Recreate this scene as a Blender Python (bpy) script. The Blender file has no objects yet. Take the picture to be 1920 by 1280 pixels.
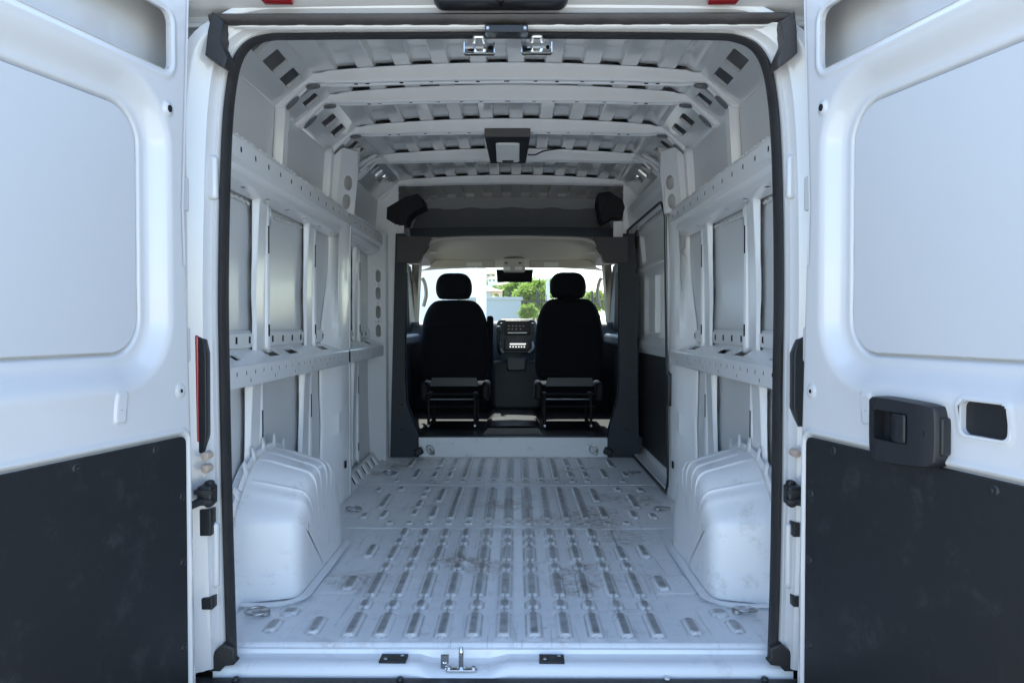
import bpy, math, random
import numpy as np
from mathutils import Vector, Matrix, Euler
from mathutils.geometry import delaunay_2d_cdt
random.seed(7); rng = np.random.default_rng(7)
S = bpy.context.scene
COL = S.collection
R = math.radians

# ------------------------------------------------------------------ camera
CAMZ = 1.47                       # camera height above the ground; meshes are drawn with z = 0 at camera height
FPX = 1430.0                      # focal length in pixels of a 1920 px wide frame
CX, CY = 0.038, -2.167
YAW, PITCH = math.atan(8/FPX), -math.atan(30/FPX)
cam = bpy.data.cameras.new('camera'); camo = bpy.data.objects.new('camera', cam); COL.objects.link(camo)
cam.sensor_width = 36; cam.lens = FPX/1920*36; cam.clip_start = .05; cam.clip_end = 4000
camo.location = (CX, CY, CAMZ)
camo.rotation_euler = Euler((R(90)+PITCH, 0, YAW), 'XYZ')
S.camera = camo
S.render.resolution_x, S.render.resolution_y = 1024, 682
# ------------------------------------------------------------------ sky, sun, exposure
SUN_EL, SUN_AZ = R(57), R(-6)     # azimuth from +Y towards +X
w = bpy.data.worlds.new("World"); S.world = w; w.use_nodes = True
nt = w.node_tree; bg = nt.nodes['Background']
sky = nt.nodes.new('ShaderNodeTexSky'); sky.sky_type = 'NISHITA'; sky.sun_disc = False
sky.sun_elevation = SUN_EL; sky.sun_rotation = SUN_AZ; sky.air_density = 1.0; sky.dust_density = .6; sky.ozone_density = 1.4
nt.links.new(sky.outputs[0], bg.inputs[0]); bg.inputs[1].default_value = 0.15
sun = bpy.data.lights.new('sun', 'SUN'); suno = bpy.data.objects.new('sun', sun); COL.objects.link(suno)
sun.energy = 3.6; sun.angle = R(.53); sun.color = (1, .95, .87)
sd = Vector((math.sin(SUN_AZ)*math.cos(SUN_EL), math.cos(SUN_AZ)*math.cos(SUN_EL), math.sin(SUN_EL)))
suno.rotation_euler = sd.to_track_quat('Z', 'Y').to_euler()
suno.location = (0, 10, 20)
S.view_settings.view_transform = 'Standard'; S.view_settings.look = 'None'; S.view_settings.gamma = 1
S.view_settings.exposure = 2.0
S.cycles.max_bounces = 10; S.cycles.diffuse_bounces = 6; S.cycles.glossy_bounces = 5; S.cycles.transparent_max_bounces = 16

# ------------------------------------------------------------------ measuring helpers (pixel of the 1920x1280 photo -> point on a known plane)
_RM = camo.rotation_euler.to_matrix()
def ray(px, py):
    return _RM @ Vector(((px-960)/FPX, (640-py)/FPX, -1))
def WY(px, py, Y):
    d = ray(px, py); t = (Y-CY)/d.y
    return (CX+d.x*t, Y, d.z*t)
def WZ(px, py, Z):
    d = ray(px, py); t = Z/d.z
    return (CX+d.x*t, CY+d.y*t, Z)
def WX(px, py, X):
    d = ray(px, py); t = (X-CX)/d.x
    return (X, CY+d.y*t, d.z*t)

# ------------------------------------------------------------------ materials
def mat(name, base, rough=.5, metal=0., coat=0., coat_rough=.08, spec=.5, var=0., vscale=8., bump=0., bscale=60., trans=0., emit=None, estr=0., rvar=0.):
    m = bpy.data.materials.new(name); m.use_nodes = True
    n = m.node_tree.nodes; l = m.node_tree.links; p = n['Principled BSDF']
    p.inputs['Base Color'].default_value = (*base, 1); p.inputs['Roughness'].default_value = rough
    p.inputs['Metallic'].default_value = metal; p.inputs['Coat Weight'].default_value = coat
    p.inputs['Coat Roughness'].default_value = coat_rough; p.inputs['Specular IOR Level'].default_value = spec
    if emit: p.inputs['Emission Color'].default_value = (*emit, 1); p.inputs['Emission Strength'].default_value = estr
    if trans: p.inputs['Transmission Weight'].default_value = trans
    if var or bump or rvar:
        tc = n.new('ShaderNodeTexCoord')
    if var or rvar:
        nz = n.new('ShaderNodeTexNoise'); nz.inputs['Scale'].default_value = vscale; nz.inputs['Detail'].default_value = 6
        l.new(tc.outputs['Object'], nz.inputs['Vector'])
    if var:
        mx = n.new('ShaderNodeMix'); mx.data_type = 'RGBA'
        mx.inputs[6].default_value = (*[c*(1-var) for c in base], 1); mx.inputs[7].default_value = (*[min(1, c*(1+var)) for c in base], 1)
        l.new(nz.outputs['Fac'], mx.inputs[0]); l.new(mx.outputs[2], p.inputs['Base Color'])
    if rvar:
        mr = n.new('ShaderNodeMapRange'); mr.inputs[1].default_value = .3; mr.inputs[2].default_value = .7
        mr.inputs[3].default_value = max(.02, rough-rvar); mr.inputs[4].default_value = rough+rvar
        l.new(nz.outputs['Fac'], mr.inputs[0]); l.new(mr.outputs[0], p.inputs['Roughness'])
    if bump:
        nb = n.new('ShaderNodeTexNoise'); nb.inputs['Scale'].default_value = bscale; nb.inputs['Detail'].default_value = 4
        l.new(tc.outputs['Object'], nb.inputs['Vector'])
        b = n.new('ShaderNodeBump'); b.inputs['Strength'].default_value = bump; b.inputs['Distance'].default_value = .004
        l.new(nb.outputs['Fac'], b.inputs['Height']); l.new(b.outputs['Normal'], p.inputs['Normal'])
    return m
M = {}
M['paint'] = mat('white_paint', (.62, .62, .62), .26, coat=.9, coat_rough=.04, var=.015, vscale=3, bump=.02, bscale=25)
M['paint_in'] = mat('white_interior_paint', (.86, .86, .86), .34, coat=.35, coat_rough=.12, var=.03, vscale=5, bump=.03, bscale=30)
M['skin'] = mat('side_skin_paint', (.73, .74, .745), .36, coat=.25, coat_rough=.15, var=.03, vscale=3, bump=.05, bscale=6)
M['roofskin'] = mat('roof_skin_paint', (.66, .665, .665), .2, coat=.7, coat_rough=.1, var=.02, vscale=4, bump=.05, bscale=5)
M['doorpanel'] = mat('door_panel_satin', (.53, .54, .55), .5, var=.015, vscale=4, bump=.06, bscale=220)
M['board_old'] = mat('black_hardboard', (.018, .019, .022), .55, spec=.35, var=.25, vscale=6, bump=.25, bscale=500, rvar=.08)
M['plastic'] = mat('black_plastic', (.013, .014, .017), .42, bump=.1, bscale=300)
M['trim'] = mat('dark_blue_grey_trim', (.014, .019, .026), .55, bump=.15, bscale=300)
M['foam'] = mat('black_foam', (.014, .014, .017), .8, bump=.4, bscale=90)
M['shelfgrey'] = mat('charcoal_headliner', (.33, .34, .35), .9, bump=.2, bscale=300, var=.1)
M['lipgrey'] = mat('grey_shelf_plastic', (.72, .74, .75), .6)
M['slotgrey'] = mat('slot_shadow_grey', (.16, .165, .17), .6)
M['trimband'] = mat('slate_trim', (.10, .115, .135), .55)
M['brownfelt'] = mat('brown_grey_felt', (.085, .078, .08), .95, bump=.3, bscale=400)
M['rubber'] = mat('black_rubber', (.020, .019, .020), .55, var=.5, vscale=14, bump=.15, bscale=60)
M['oldrubber'] = mat('weathered_rubber', (.04, .035, .033), .5, var=.6, vscale=10, bump=.3, bscale=40)
M['chrome'] = mat('zinc_steel', (.72, .73, .74), .16, metal=1, rvar=.06, vscale=30)
M['steel'] = mat('dull_steel', (.45, .45, .46), .4, metal=1, rvar=.1, vscale=40)
M['hole'] = mat('hole_black', (.006, .006, .007), .9)
M['seat'] = mat('black_seat_fabric', (.005, .006, .009), .9, spec=.2, bump=.4, bscale=500, var=.1, vscale=20)
M['seatplastic'] = mat('seat_shell_plastic', (.018, .024, .03), .45)
M['beige'] = mat('beige_headliner', (.46, .43, .37), .9, bump=.2, bscale=250, var=.03)
M['beige_pl'] = mat('beige_plastic', (.46, .43, .38), .55)
M['label'] = mat('pale_sticker', (.62, .62, .58), .5)
M['lens'] = mat('lamp_lens', (.75, .76, .74), .3, bump=.8, bscale=120)
M['red'] = mat('red_lens', (.32, .008, .015), .15, coat=.8)
M['tan'] = mat('tan_plug', (.45, .36, .29), .6)
M['floormat'] = mat('cab_floor_mat', (.018, .022, .024), .35, bump=.3, bscale=30)
M['sealant'] = mat('white_sealant', (.70, .70, .69), .6, bump=.6, bscale=80)
M['tyre'] = mat('tyre_rubber', (.02, .02, .02), .8)
M['screen'] = mat('screen_glass', (.005, .005, .007), .4, spec=.25)
M['icon'] = mat('screen_icon', (.2, .2, .25), .4, emit=(.6, .45, .55), estr=.06)
M['frame_metal'] = mat('black_seat_frame', (.008, .009, .011), .6, spec=.3)

FL0 = -.914
def floor_material():
    m = bpy.data.materials.new('cargo_floor_paint'); m.use_nodes = True
    n = m.node_tree.nodes; l = m.node_tree.links; p = n['Principled BSDF']
    tc = n.new('ShaderNodeTexCoord')
    def noise(scale, detail=8, vec=None, rough=.6):
        z = n.new('ShaderNodeTexNoise'); z.inputs['Scale'].default_value = scale; z.inputs['Detail'].default_value = detail; z.inputs['Distortion'].default_value = .25
        z.inputs['Roughness'].default_value = rough
        l.new(vec or tc.outputs['Object'], z.inputs['Vector']); return z.outputs['Fac']
    def ramp(x, a, b, lo=0., hi=1.):
        r = n.new('ShaderNodeMapRange'); r.inputs[1].default_value = a; r.inputs[2].default_value = b
        r.inputs[3].default_value = lo; r.inputs[4].default_value = hi; l.new(x, r.inputs[0]); return r.outputs[0]
    def mul(a, b):
        q = n.new('ShaderNodeMath'); q.operation = 'MULTIPLY'
        l.new(a, q.inputs[0])
        if isinstance(b, float): q.inputs[1].default_value = b
        else: l.new(b, q.inputs[1])
        return q.outputs[0]
    def mix(fac, a, b):
        q = n.new('ShaderNodeMix'); q.data_type = 'RGBA'; l.new(fac, q.inputs[0])
        for i, c in ((6, a), (7, b)):
            if isinstance(c, tuple): q.inputs[i].default_value = (*c, 1)
            else: l.new(c, q.inputs[i])
        return q.outputs[2]
    c = mix(noise(3.0, 5), (.78, .785, .79), (.86, .865, .87))
    c = mix(mul(ramp(noise(16, 10, rough=.8),   .52, .66), .30), c, (.42, .40, .37))           # broad grime
    mp = n.new('ShaderNodeMapping'); mp.inputs['Scale'].default_value = (60, 3, 1); l.new(tc.outputs['Object'], mp.inputs['Vector'])
    c = mix(mul(ramp(noise(1.0, 8, mp.outputs[0], .7), .58, .66), .40), c, (.34, .33, .32))    # drag scratches along the load bed
    mp2 = n.new('ShaderNodeMapping'); mp2.inputs['Scale'].default_value = (9, 22, 1); mp2.inputs['Rotation'].default_value = (0, 0, .7); l.new(tc.outputs['Object'], mp2.inputs['Vector'])
    c = mix(mul(ramp(noise(1.0, 8, mp2.outputs[0], .7), .62, .67), .45), c, (.36, .35, .34))
    c = mix(mul(mul(ramp(noise(2.2, 4), .56, .66), ramp(noise(24, 8, rough=.8), .42, .58)), .85), c, (.25, .18, .13))  # rusty brown stains
    for (sx_, sy_, rx, ry, am) in ((.40, 1.42, .20, .30, .9), (.50, 1.10, .16, .18, .6), (.20, 2.25, .35, .10, .5), (-.55, .55, .18, .14, .5), (0, 3.06, .9, .06, .7)):   # spilled rusty dirt
        m3 = n.new('ShaderNodeMapping'); m3.vector_type = 'TEXTURE'; m3.inputs['Location'].default_value = (sx_, sy_, CAMZ+FL0); m3.inputs['Scale'].default_value = (rx, ry, 1)
        l.new(tc.outputs['Object'], m3.inputs['Vector']); gr = n.new('ShaderNodeTexGradient'); gr.gradient_type = 'SPHERICAL'; l.new(m3.outputs[0], gr.inputs['Vector'])
        c = mix(mul(mul(ramp(gr.outputs['Fac'], 0, .6), ramp(noise(30, 8, rough=.85), .44, .60)), am), c, (.23, .175, .13))
    at = n.new('ShaderNodeAttribute'); at.attribute_name = 'wear'
    c = mix(mul(at.outputs['Fac'], ramp(noise(18, 8, rough=.75), .25, .75, .45, 1.)), c, (.15, .147, .14))
    l.new(c, p.inputs['Base Color'])
    l.new(ramp(noise(9, 6), .3, .7, .30, .55), p.inputs['Roughness'])
    b = n.new('ShaderNodeBump'); b.inputs['Strength'].default_value = .12; b.inputs['Distance'].default_value = .003
    l.new(noise(35, 6), b.inputs['Height']); l.new(b.outputs['Normal'], p.inputs['Normal'])
    p.inputs['Coat Weight'].default_value = .15; p.inputs['Coat Roughness'].default_value = .25
    return m
M['floor'] = floor_material()
def scuffed(name, base, stain, amount=.5):
    m = mat(name, base, .36, coat=.3, coat_rough=.2)
    n = m.node_tree.nodes; l = m.node_tree.links; p = n['Principled BSDF']
    tc = n.new('ShaderNodeTexCoord'); z = n.new('ShaderNodeTexNoise'); z.inputs['Scale'].default_value = 9; z.inputs['Detail'].default_value = 10; z.inputs['Roughness'].default_value = .78
    l.new(tc.outputs['Object'], z.inputs['Vector'])
    r = n.new('ShaderNodeMapRange'); r.inputs[1].default_value = .55; r.inputs[2].default_value = .72; r.inputs[4].default_value = amount; l.new(z.outputs['Fac'], r.inputs[0])
    q = n.new('ShaderNodeMix'); q.data_type = 'RGBA'; q.inputs[6].default_value = (*base, 1); q.inputs[7].default_value = (*stain, 1)
    l.new(r.outputs[0], q.inputs[0]); l.new(q.outputs[2], p.inputs['Base Color'])
    return m
M['scuff'] = scuffed('scuffed_white_paint', (.84, .845, .85), (.38, .35, .32), .55)
M['sillpaint'] = scuffed('worn_sill_paint', (.84, .84, .84), (.42, .40, .38), .45)
M['board'] = scuffed('scuffed_hardboard', (.008, .0085, .010), (.06, .061, .065), .45)
M['board'].node_tree.nodes['Principled BSDF'].inputs['Coat Weight'].default_value = 0
M['board'].node_tree.nodes['Principled BSDF'].inputs['Roughness'].default_value = .5
def glass_material(name, tint):
    m = bpy.data.materials.new(name); m.use_nodes = True
    n = m.node_tree.nodes; l = m.node_tree.links; n.remove(n['Principled BSDF'])
    t = n.new('ShaderNodeBsdfTransparent'); t.inputs[0].default_value = (*tint, 1)
    g = n.new('ShaderNodeBsdfGlossy'); g.inputs['Roughness'].default_value = .03
    fr = n.new('ShaderNodeValue'); fr.outputs[0].default_value = .07
    x = n.new('ShaderNodeMixShader'); l.new(fr.outputs[0], x.inputs[0]); l.new(t.outputs[0], x.inputs[1]); l.new(g.outputs[0], x.inputs[2])
    l.new(x.outputs[0], n['Material Output'].inputs[0]); return m
M['glass'] = glass_material('windscreen_glass', (.88, .95, .93))

# ------------------------------------------------------------------ mesh builder
def lerp(a, b, t): return tuple(x+(y-x)*t for x, y in zip(a, b))
def sstep(x, a, b):
    t = np.clip((x-a)/(b-a), 0, 1); return t*t*(3-2*t)
def sdrr(u, v, u0, u1, v0, v1, r):          # signed distance to a rounded rectangle
    qx = np.abs(u-(u0+u1)/2)-(u1-u0)/2+r; qy = np.abs(v-(v0+v1)/2)-(v1-v0)/2+r
    return np.hypot(np.maximum(qx, 0), np.maximum(qy, 0))+np.minimum(np.maximum(qx, qy), 0)-r
def rrect(u0, u1, v0, v1, r, n=4):
    o = []
    for cx, cy, a in ((u1-r, v1-r, 0), (u0+r, v1-r, 90), (u0+r, v0+r, 180), (u1-r, v0+r, 270)):
        for k in range(n+1):
            t = R(a+90*k/n); o.append((cx+r*math.cos(t), cy+r*math.sin(t)))
    return o
def oval(cu, cv, ru, rv, n=12): return [(cu+ru*math.cos(2*math.pi*k/n), cv+rv*math.sin(2*math.pi*k/n)) for k in range(n)]
def inpoly(x, y, P):
    c = False; j = len(P)-1
    for i in range(len(P)):
        xi, yi = P[i]; xj, yj = P[j]
        if (yi > y) != (yj > y) and x < (xj-xi)*(y-yi)/(yj-yi)+xi: c = not c
        j = i
    return c
def smooth_path(P, n=8, closed=False):      # Catmull-Rom
    P = [Vector(p) for p in P]; o = []; N = len(P)
    for i in range(N if closed else N-1):
        p1, p2 = P[i], P[(i+1) % N]
        p0 = P[(i-1) % N] if closed or i > 0 else p1*2-p2
        p3 = P[(i+2) % N] if closed or i+2 < N else p2*2-p1
        for k in range(n):
            t = k/n
            o.append(.5*((2*p1)+(p2-p0)*t+(2*p0-5*p1+4*p2-p3)*t*t+(3*p1-p0-3*p2+p3)*t**3))
    if not closed: o.append(P[-1])
    return o
class MB:
    def __init__(s): s.v = []; s.f = []; s.attr = None
    def add(s, V, F):
        b = len(s.v); s.v += [tuple(x) for x in V]; s.f += [tuple(i+b for i in f) for f in F]; return s
    def box(s, x0, x1, y0, y1, z0, z1):
        V = [(x, y, z) for z in (z0, z1) for y in (y0, y1) for x in (x0, x1)]
        return s.add(V, [(0, 2, 3, 1), (4, 5, 7, 6), (0, 1, 5, 4), (2, 6, 7, 3), (0, 4, 6, 2), (1, 3, 7, 5)])
    def obox(s, c, size, rot=(0, 0, 0)):
        m = Euler(rot).to_matrix(); c = Vector(c); hx, hy, hz = [q/2 for q in size]
        V = [c+m@Vector((x, y, z)) for z in (-hz, hz) for y in (-hy, hy) for x in (-hx, hx)]
        return s.add(V, [(0, 2, 3, 1), (4, 5, 7, 6), (0, 1, 5, 4), (2, 6, 7, 3), (0, 4, 6, 2), (1, 3, 7, 5)])
    def prism(s, poly, fm, w0, w1):            # poly in (u,v), fm(u,v,w) -> xyz
        n = len(poly)
        V = [fm(u, v, w0) for u, v in poly]+[fm(u, v, w1) for u, v in poly]
        F = [tuple(range(n)), tuple(range(2*n-1, n-1, -1))]+[(i, (i+1) % n+0, (i+1) % n+n, i+n) for i in range(n)]
        return s.add(V, F)
    def grid(s, P, mask=None, closed_u=False):
        P = np.asarray(P); n, m = P.shape[:2]; b = len(s.v)
        s.v += list(map(tuple, P.reshape(-1, 3).tolist()))
        i, j = np.meshgrid(np.arange(n if closed_u else n-1), np.arange(m-1), indexing='ij')
        i2 = (i+1) % n
        q = np.stack([i*m+j, i2*m+j, i2*m+j+1, i*m+j+1], -1)+b
        if mask is not None: q = q[mask]
        s.f += list(map(tuple, q.reshape(-1, 4).tolist())); return s
    def extr(s, prof, fm, w0, w1, n=1):       # open profile swept straight: fm(u,v,w)
        return s.grid([[fm(u, v, w0+(w1-w0)*k/n) for u, v in prof] for k in range(n+1)])
    def tube(s, path, r, n=8, closed=False, cap=True, ry=None, up=None):
        P = [Vector(p) for p in path]; N = len(P); rings = []
        prev = None
        for i in range(N):
            if closed: t = P[(i+1) % N]-P[i-1]
            else: t = P[min(i+1, N-1)]-P[max(i-1, 0)]
            t.normalize()
            if up is not None: a = Vector(up)
            elif prev is None: a = Vector((0, 0, 1)) if abs(t.z) < .9 else Vector((0, 1, 0))
            else: a = prev
            a = (a-t*a.dot(t)).normalized(); prev = a
            b = t.cross(a); rr = r[i] if isinstance(r, (list, tuple)) else r; r2 = ry if ry else rr
            rings.append([P[i]+a*(rr*math.cos(2*math.pi*k/n))+b*(r2*math.sin(2*math.pi*k/n)) for k in range(n)])
        b0 = len(s.v)
        for g in rings: s.v += [tuple(x) for x in g]
        for i in range(N if closed else N-1):
            i2 = (i+1) % N
            for k in range(n):
                s.f.append((b0+i*n+k, b0+i*n+(k+1) % n, b0+i2*n+(k+1) % n, b0+i2*n+k))
        if cap and not closed:
            s.f.append(tuple(b0+k for k in range(n-1, -1, -1))); s.f.append(tuple(b0+(N-1)*n+k for k in range(n)))
        return s
    def cyl(s, a, b, r, n=14, r2=None):
        return s.tube([a, b], [r, r if r2 is None else r2], n)
    def plate(s, outer, holes, fm, rim=.01, grid=0):    # sheet with real holes; fm(u,v,w), w = behind the face
        V = [Vector(p) for p in outer]; E = [(i, (i+1) % len(outer)) for i in range(len(outer))]
        for h in holes:
            b = len(V); V += [Vector(p) for p in h]; E += [(b+i, b+(i+1) % len(h)) for i in range(len(h))]
        if grid:
            us = [p[0] for p in outer]; vs = [p[1] for p in outer]
            for u in np.arange(min(us)+grid/2, max(us), grid):
                for v in np.arange(min(vs)+grid/2, max(vs), grid):
                    if inpoly(u, v, outer) and not any(inpoly(u, v, h) for h in holes): V.append(Vector((u, v)))
        r = delaunay_2d_cdt(V, E, [], 0, 1e-6)
        vv, ff = r[0], r[2]; keep = []
        for f in ff:
            cu = sum(vv[i].x for i in f)/len(f); cv = sum(vv[i].y for i in f)/len(f)
            if inpoly(cu, cv, outer) and not any(inpoly(cu, cv, h) for h in holes): keep.append(tuple(f))
        s.add([fm(p.x, p.y, 0) for p in vv], keep)
        for h in holes:
            n = len(h); s.add([fm(u, v, 0) for u, v in h]+[fm(u, v, rim) for u, v in h], [(i, (i+1) % n, (i+1) % n+n, i+n) for i in range(n)])
        return s
    def lathe(s, prof, c, axis='y', n=20):     # prof: (r, h) along axis
        c = Vector(c); b = len(s.v); k = len(prof)
        for i in range(n):
            a = 2*math.pi*i/n
            for r, h in prof:
                p = {'y': Vector((r*math.cos(a), h, r*math.sin(a))), 'z': Vector((r*math.cos(a), r*math.sin(a), h)), 'x': Vector((h, r*math.cos(a), r*math.sin(a)))}[axis]
                s.v.append(tuple(c+p))
        for i in range(n):
            for j in range(k-1):
                s.f.append((b+i*k+j, b+((i+1) % n)*k+j, b+((i+1) % n)*k+j+1, b+i*k+j+1))
        return s
    def pillow(s, outline, y0, y1, bev, n=4, fm=None):   # outline in (x,z) extruded along y with rounded rims
        fm = fm or (lambda u, v, w: (u, w, v))
        A = np.array(outline); N = len(A); c = A.mean(0); ext = np.abs(A-c).max(0)
        rows = []
        for k in range(n+1):
            t = R(90*k/n); rows.append((1-bev*(1-math.sin(t))/ext, y0+bev*(1-math.cos(t))))
        for k in range(n+1):
            t = R(90*k/n); rows.append((1-bev*(1-math.cos(t))/ext, y1-bev*(1-math.sin(t))))
        b = len(s.v)
        for sc, y in rows:
            for p in (A-c)*sc+c: s.v.append(fm(p[0], p[1], y))
        K = len(rows)
        for i in range(K-1):
            for j in range(N): s.f.append((b+i*N+j, b+i*N+(j+1) % N, b+(i+1)*N+(j+1) % N, b+(i+1)*N+j))
        s.f.append(tuple(b+j for j in range(N))); s.f.append(tuple(b+(K-1)*N+j for j in range(N-1, -1, -1)))
        return s
    def build(s, name, mt, parent=None, bevel=0., angle=35, label=None, solid=0., kind=None, seg=2):
        me = bpy.data.meshes.new(name); me.from_pydata([(x, y, z+CAMZ) for x, y, z in s.v], [], s.f); me.update()
        if isinstance(mt, str): mt = M[mt]
        me.materials.append(mt); me.shade_smooth(); me.set_sharp_from_angle(angle=R(angle))
        if s.attr is not None:
            a = me.attributes.new('wear', 'FLOAT', 'POINT'); a.data.foreach_set('value', np.asarray(s.attr, dtype=np.float32))
        o = bpy.data.objects.new(name, me); COL.objects.link(o)
        if parent:
            o.parent = parent
            if parent.type == 'EMPTY': o.location = -parent.location
        if solid:
            q = o.modifiers.new('thickness', 'SOLIDIFY'); q.thickness = solid; q.offset = 0
        if bevel:
            q = o.modifiers.new('bevel', 'BEVEL'); q.width = bevel; q.segments = seg; q.limit_method = 'ANGLE'; q.angle_limit = R(40)
        if label: o['label'] = label
        if kind: o['kind'] = kind
        return o
def thing(name, label, cat, loc, group=None):
    o = bpy.data.objects.new(name, None); COL.objects.link(o); o.location = loc; o.empty_display_size = .3
    o['label'] = label; o['category'] = cat
    if group: o['group'] = group
    return o
def clone(o, parent, loc):
    c = o.copy(); COL.objects.link(c); c.parent = parent; c.location = loc; return c

GZ = -CAMZ                                # ground in camera-height coordinates
FL = -.914                                # load floor
van = thing('cargo_van', 'white cargo van with both rear doors open on an empty ribbed load bay', 'van', (0, 1.5, 0))
def side(s, fm):                          # wrap an (X outward, Y, Z) map for the left (-1) or right (+1) side
    return lambda *a: (lambda p: (p[0]*s, p[1], p[2]))(fm(*a))

# ================================================================== LOAD FLOOR (three pressed panels)
GX = [k*.0911 for k in range(-5, 6)]
def slots():
    L = []                                # (x0,x1,y0,y1, radius)
    def bead(x, y0, y1, wd=.0128): L.append((x-wd, x+wd, y0, y1, min(.011, (y1-y0)/2.2)))
    for i, x in enumerate(GX):
        for a, b in ((.050, .222), (.271, .330), (.381, .606), (.658, .722), (.778, .945), (.99, 1.05), (1.10, 1.215)):
            if i == 10 and a > .9: continue
            bead(x, a, b)
    for i, x in enumerate(GX):
        bead(x, 1.30, 1.335)
        if 2 <= i <= 9: bead(x, 1.40, 2.08)
        elif i in (1, 10):
            bead(x, 1.42, 1.62); bead(x, 1.75, 2.05)
        else:
            bead(x, 1.47, 1.56); bead(x, 1.62, 1.76); bead(x, 1.86, 1.92); bead(x, 2.0, 2.08)
        bead(x, 2.23, 2.27)
        if 2 <= i <= 8: bead(x, 2.34, 3.0)
        else:
            bead(x, 2.36, 2.5); bead(x, 2.58, 2.66); bead(x, 2.74, 3.0)
    for sx in (-1, 1):
        for x, a, b in ((.55, .82, .97), (.545, 1.30, 1.34), (.60, 1.42, 1.55), (.64, 1.62, 1.9), (.60, 2.0, 2.08), (.66, 2.23, 2.27), (.57, 2.35, 2.6), (.70, 2.4, 2.52), (.65, 2.7, 2.95), (.69, 1.42, 1.5), (.72, 1.98, 2.06)):
            bead(sx*x, a, b)
        bead(sx*.57, .075, .185); bead(sx*.70, .09, .165); bead(sx*.68, .215, .26, .018); bead(sx*.545, .44, .56, .015)
    return L
SL = slots()
def floor_height(X, Y):
    h = np.zeros_like(X); wear = np.zeros_like(X)
    for x0, x1, y0, y1, r in SL:
        pad = .03
        m = (X > x0-pad) & (X < x1+pad) & (Y > y0-pad) & (Y < y1+pad)
        if not m.any(): continue
        d = sdrr(X[m], Y[m], x0, x1, y0, y1, r)
        h[m] = np.maximum(h[m], .0100*(1-sstep(d, -.001, .008)))
        wear[m] = np.maximum(wear[m], np.maximum(1-sstep(d, -.004, .002), .85*np.exp(-((d-.010)/.0022)**2)))
    for i, x in enumerate(GX):            # narrow ridge that links the short beads of the rear panel
        m = (np.abs(X-x) < .02) & (Y > .05) & (Y < 1.21)
        d = np.abs(X[m]-x)
        h[m] = np.maximum(h[m], .004*(1-sstep(d, .003, .007)))
        wear[m] = np.maximum(wear[m], .9*(1-sstep(d, .003, .005)))
    for x in GX:                          # shallow wide crown of each rib
        m = (Y > .03) & (Y < 1.23)
        h[m] += .0025*(1-sstep(np.abs(X[m]-x), .018, .030))
    for sx in (-1, 1):                    # pressed diamond plates beside the wheel arches
        d = sdrr(X, Y, min(sx*.50, sx*.66), max(sx*.50, sx*.66), .40, .60, .02)
        h += .006*(1-sstep(d, -.003, .004))
        wear = np.maximum(wear, .6*(1-sstep(np.abs(d), .002, .006)))
    return h, wear
def floor_panel(y0, y1, dz):
    n = int((y1-y0)/.0075); m = 1+int(1.72/.0052)
    Yv = np.linspace(y0, y1, n); Xv = np.linspace(-.862, .862, m)
    X, Y = np.meshgrid(Xv, Yv, indexing='ij'); h, wr = floor_height(X, Y)
    h = h+.002*np.sin(X*9+1)*np.sin(Y*7)+dz
    h -= .012*(1-sstep(Y, y0, y0+.004))                # turned-down rear edge at the seam
    wr = np.maximum(wr, .75*(1-sstep(Y, y0+.003, y0+.010))*(y0 > .1))
    b = MB(); b.grid(np.stack([X, Y, FL+h], -1)); b.attr = wr.reshape(-1)
    return b.build('floor_panel', 'floor', van, angle=60)
floor_panel(.004, 1.237, .0); floor_panel(1.239, 2.16, .003); floor_panel(2.162, 3.10, .006)
MB().box(-.97, .97, .0, 5.0, FL-.16, FL-.02).build('underbody', 'plastic', van)

# tie-down rings
rg = MB(); base = MB()
rg.tube([(0, 0, FL+.012)], .001) if False else None
ring_path = [(.034*math.cos(2*math.pi*k/20), .026*math.sin(2*math.pi*k/20), .012+.003*math.sin(2*math.pi*k/20)) for k in range(20)]
b = MB(); b.tube([(x, y, z-CAMZ) for x, y, z in ring_path], .0042, 8, closed=True)
b.lathe([(0, .016), (.011, .016), (.015, .012), (.016, 0)], (.026, .0, -CAMZ), 'z', 14); b.obox((.008, 0, .012-CAMZ), (.04, .016, .005))
ring0 = b.build('tie_down_ring', 'steel', van)
spots = [WZ(481, 1154, FL), WZ(1398, 1151, FL), WZ(662, 958, FL), WZ(1243, 957, FL), WZ(730, 889, FL), WZ(1190, 889, FL)]
for i, p in enumerate(spots):
    o = ring0 if i == 0 else clone(ring0, van, (0, 0, 0))
    o.location = Vector((p[0], p[1], FL+CAMZ+.004))-van.location
    if p[0] < 0: o.rotation_euler.z = 0.2
    else: o.rotation_euler.z = math.pi-.2
for px in (808, 1113):
    p = WY(px, 842, 3.08)
    o = clone(ring0, van, Vector((p[0], 3.075, p[2]+CAMZ))-van.location); o.rotation_euler = (R(100), 0, R(0)); o.rotation_euler.y = R(60)

# ================================================================== SILL, BUMPER, STRIKER
b = MB(); n = 120
prof = [(.002, FL-.010), (-.005, FL-.012), (-.009, FL-.022), (-.035, FL-.025), (-.05, FL-.022), (-.066, FL-.024), (-.078, FL-.029), (-.085, FL-.036), (-.085, FL-.06)]
rows = []
for i in range(n+1):
    x = -.80+1.6*i/n
    dip = float(sstep(np.array(x), -.245, -.19)*(1-sstep(np.array(x), -.045, .02)))
    r = []
    for j, (y, z) in enumerate(prof):
        k = j/(len(prof)-1)
        r.append((x, y-(.014*dip if j > 4 else 0), z-(.012*dip if 2 <= j <= 4 else .020*dip if j > 4 else 0)))
    rows.append(r)
b.grid(rows); b.build('rear_sill', 'sillpaint', van, angle=50)
b = MB(); b.box(-1.0, 1.0, -.28, -.083, FL-.33, FL-.050); b.build('rear_bumper', 'plastic', van, bevel=.02, seg=3)
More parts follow.
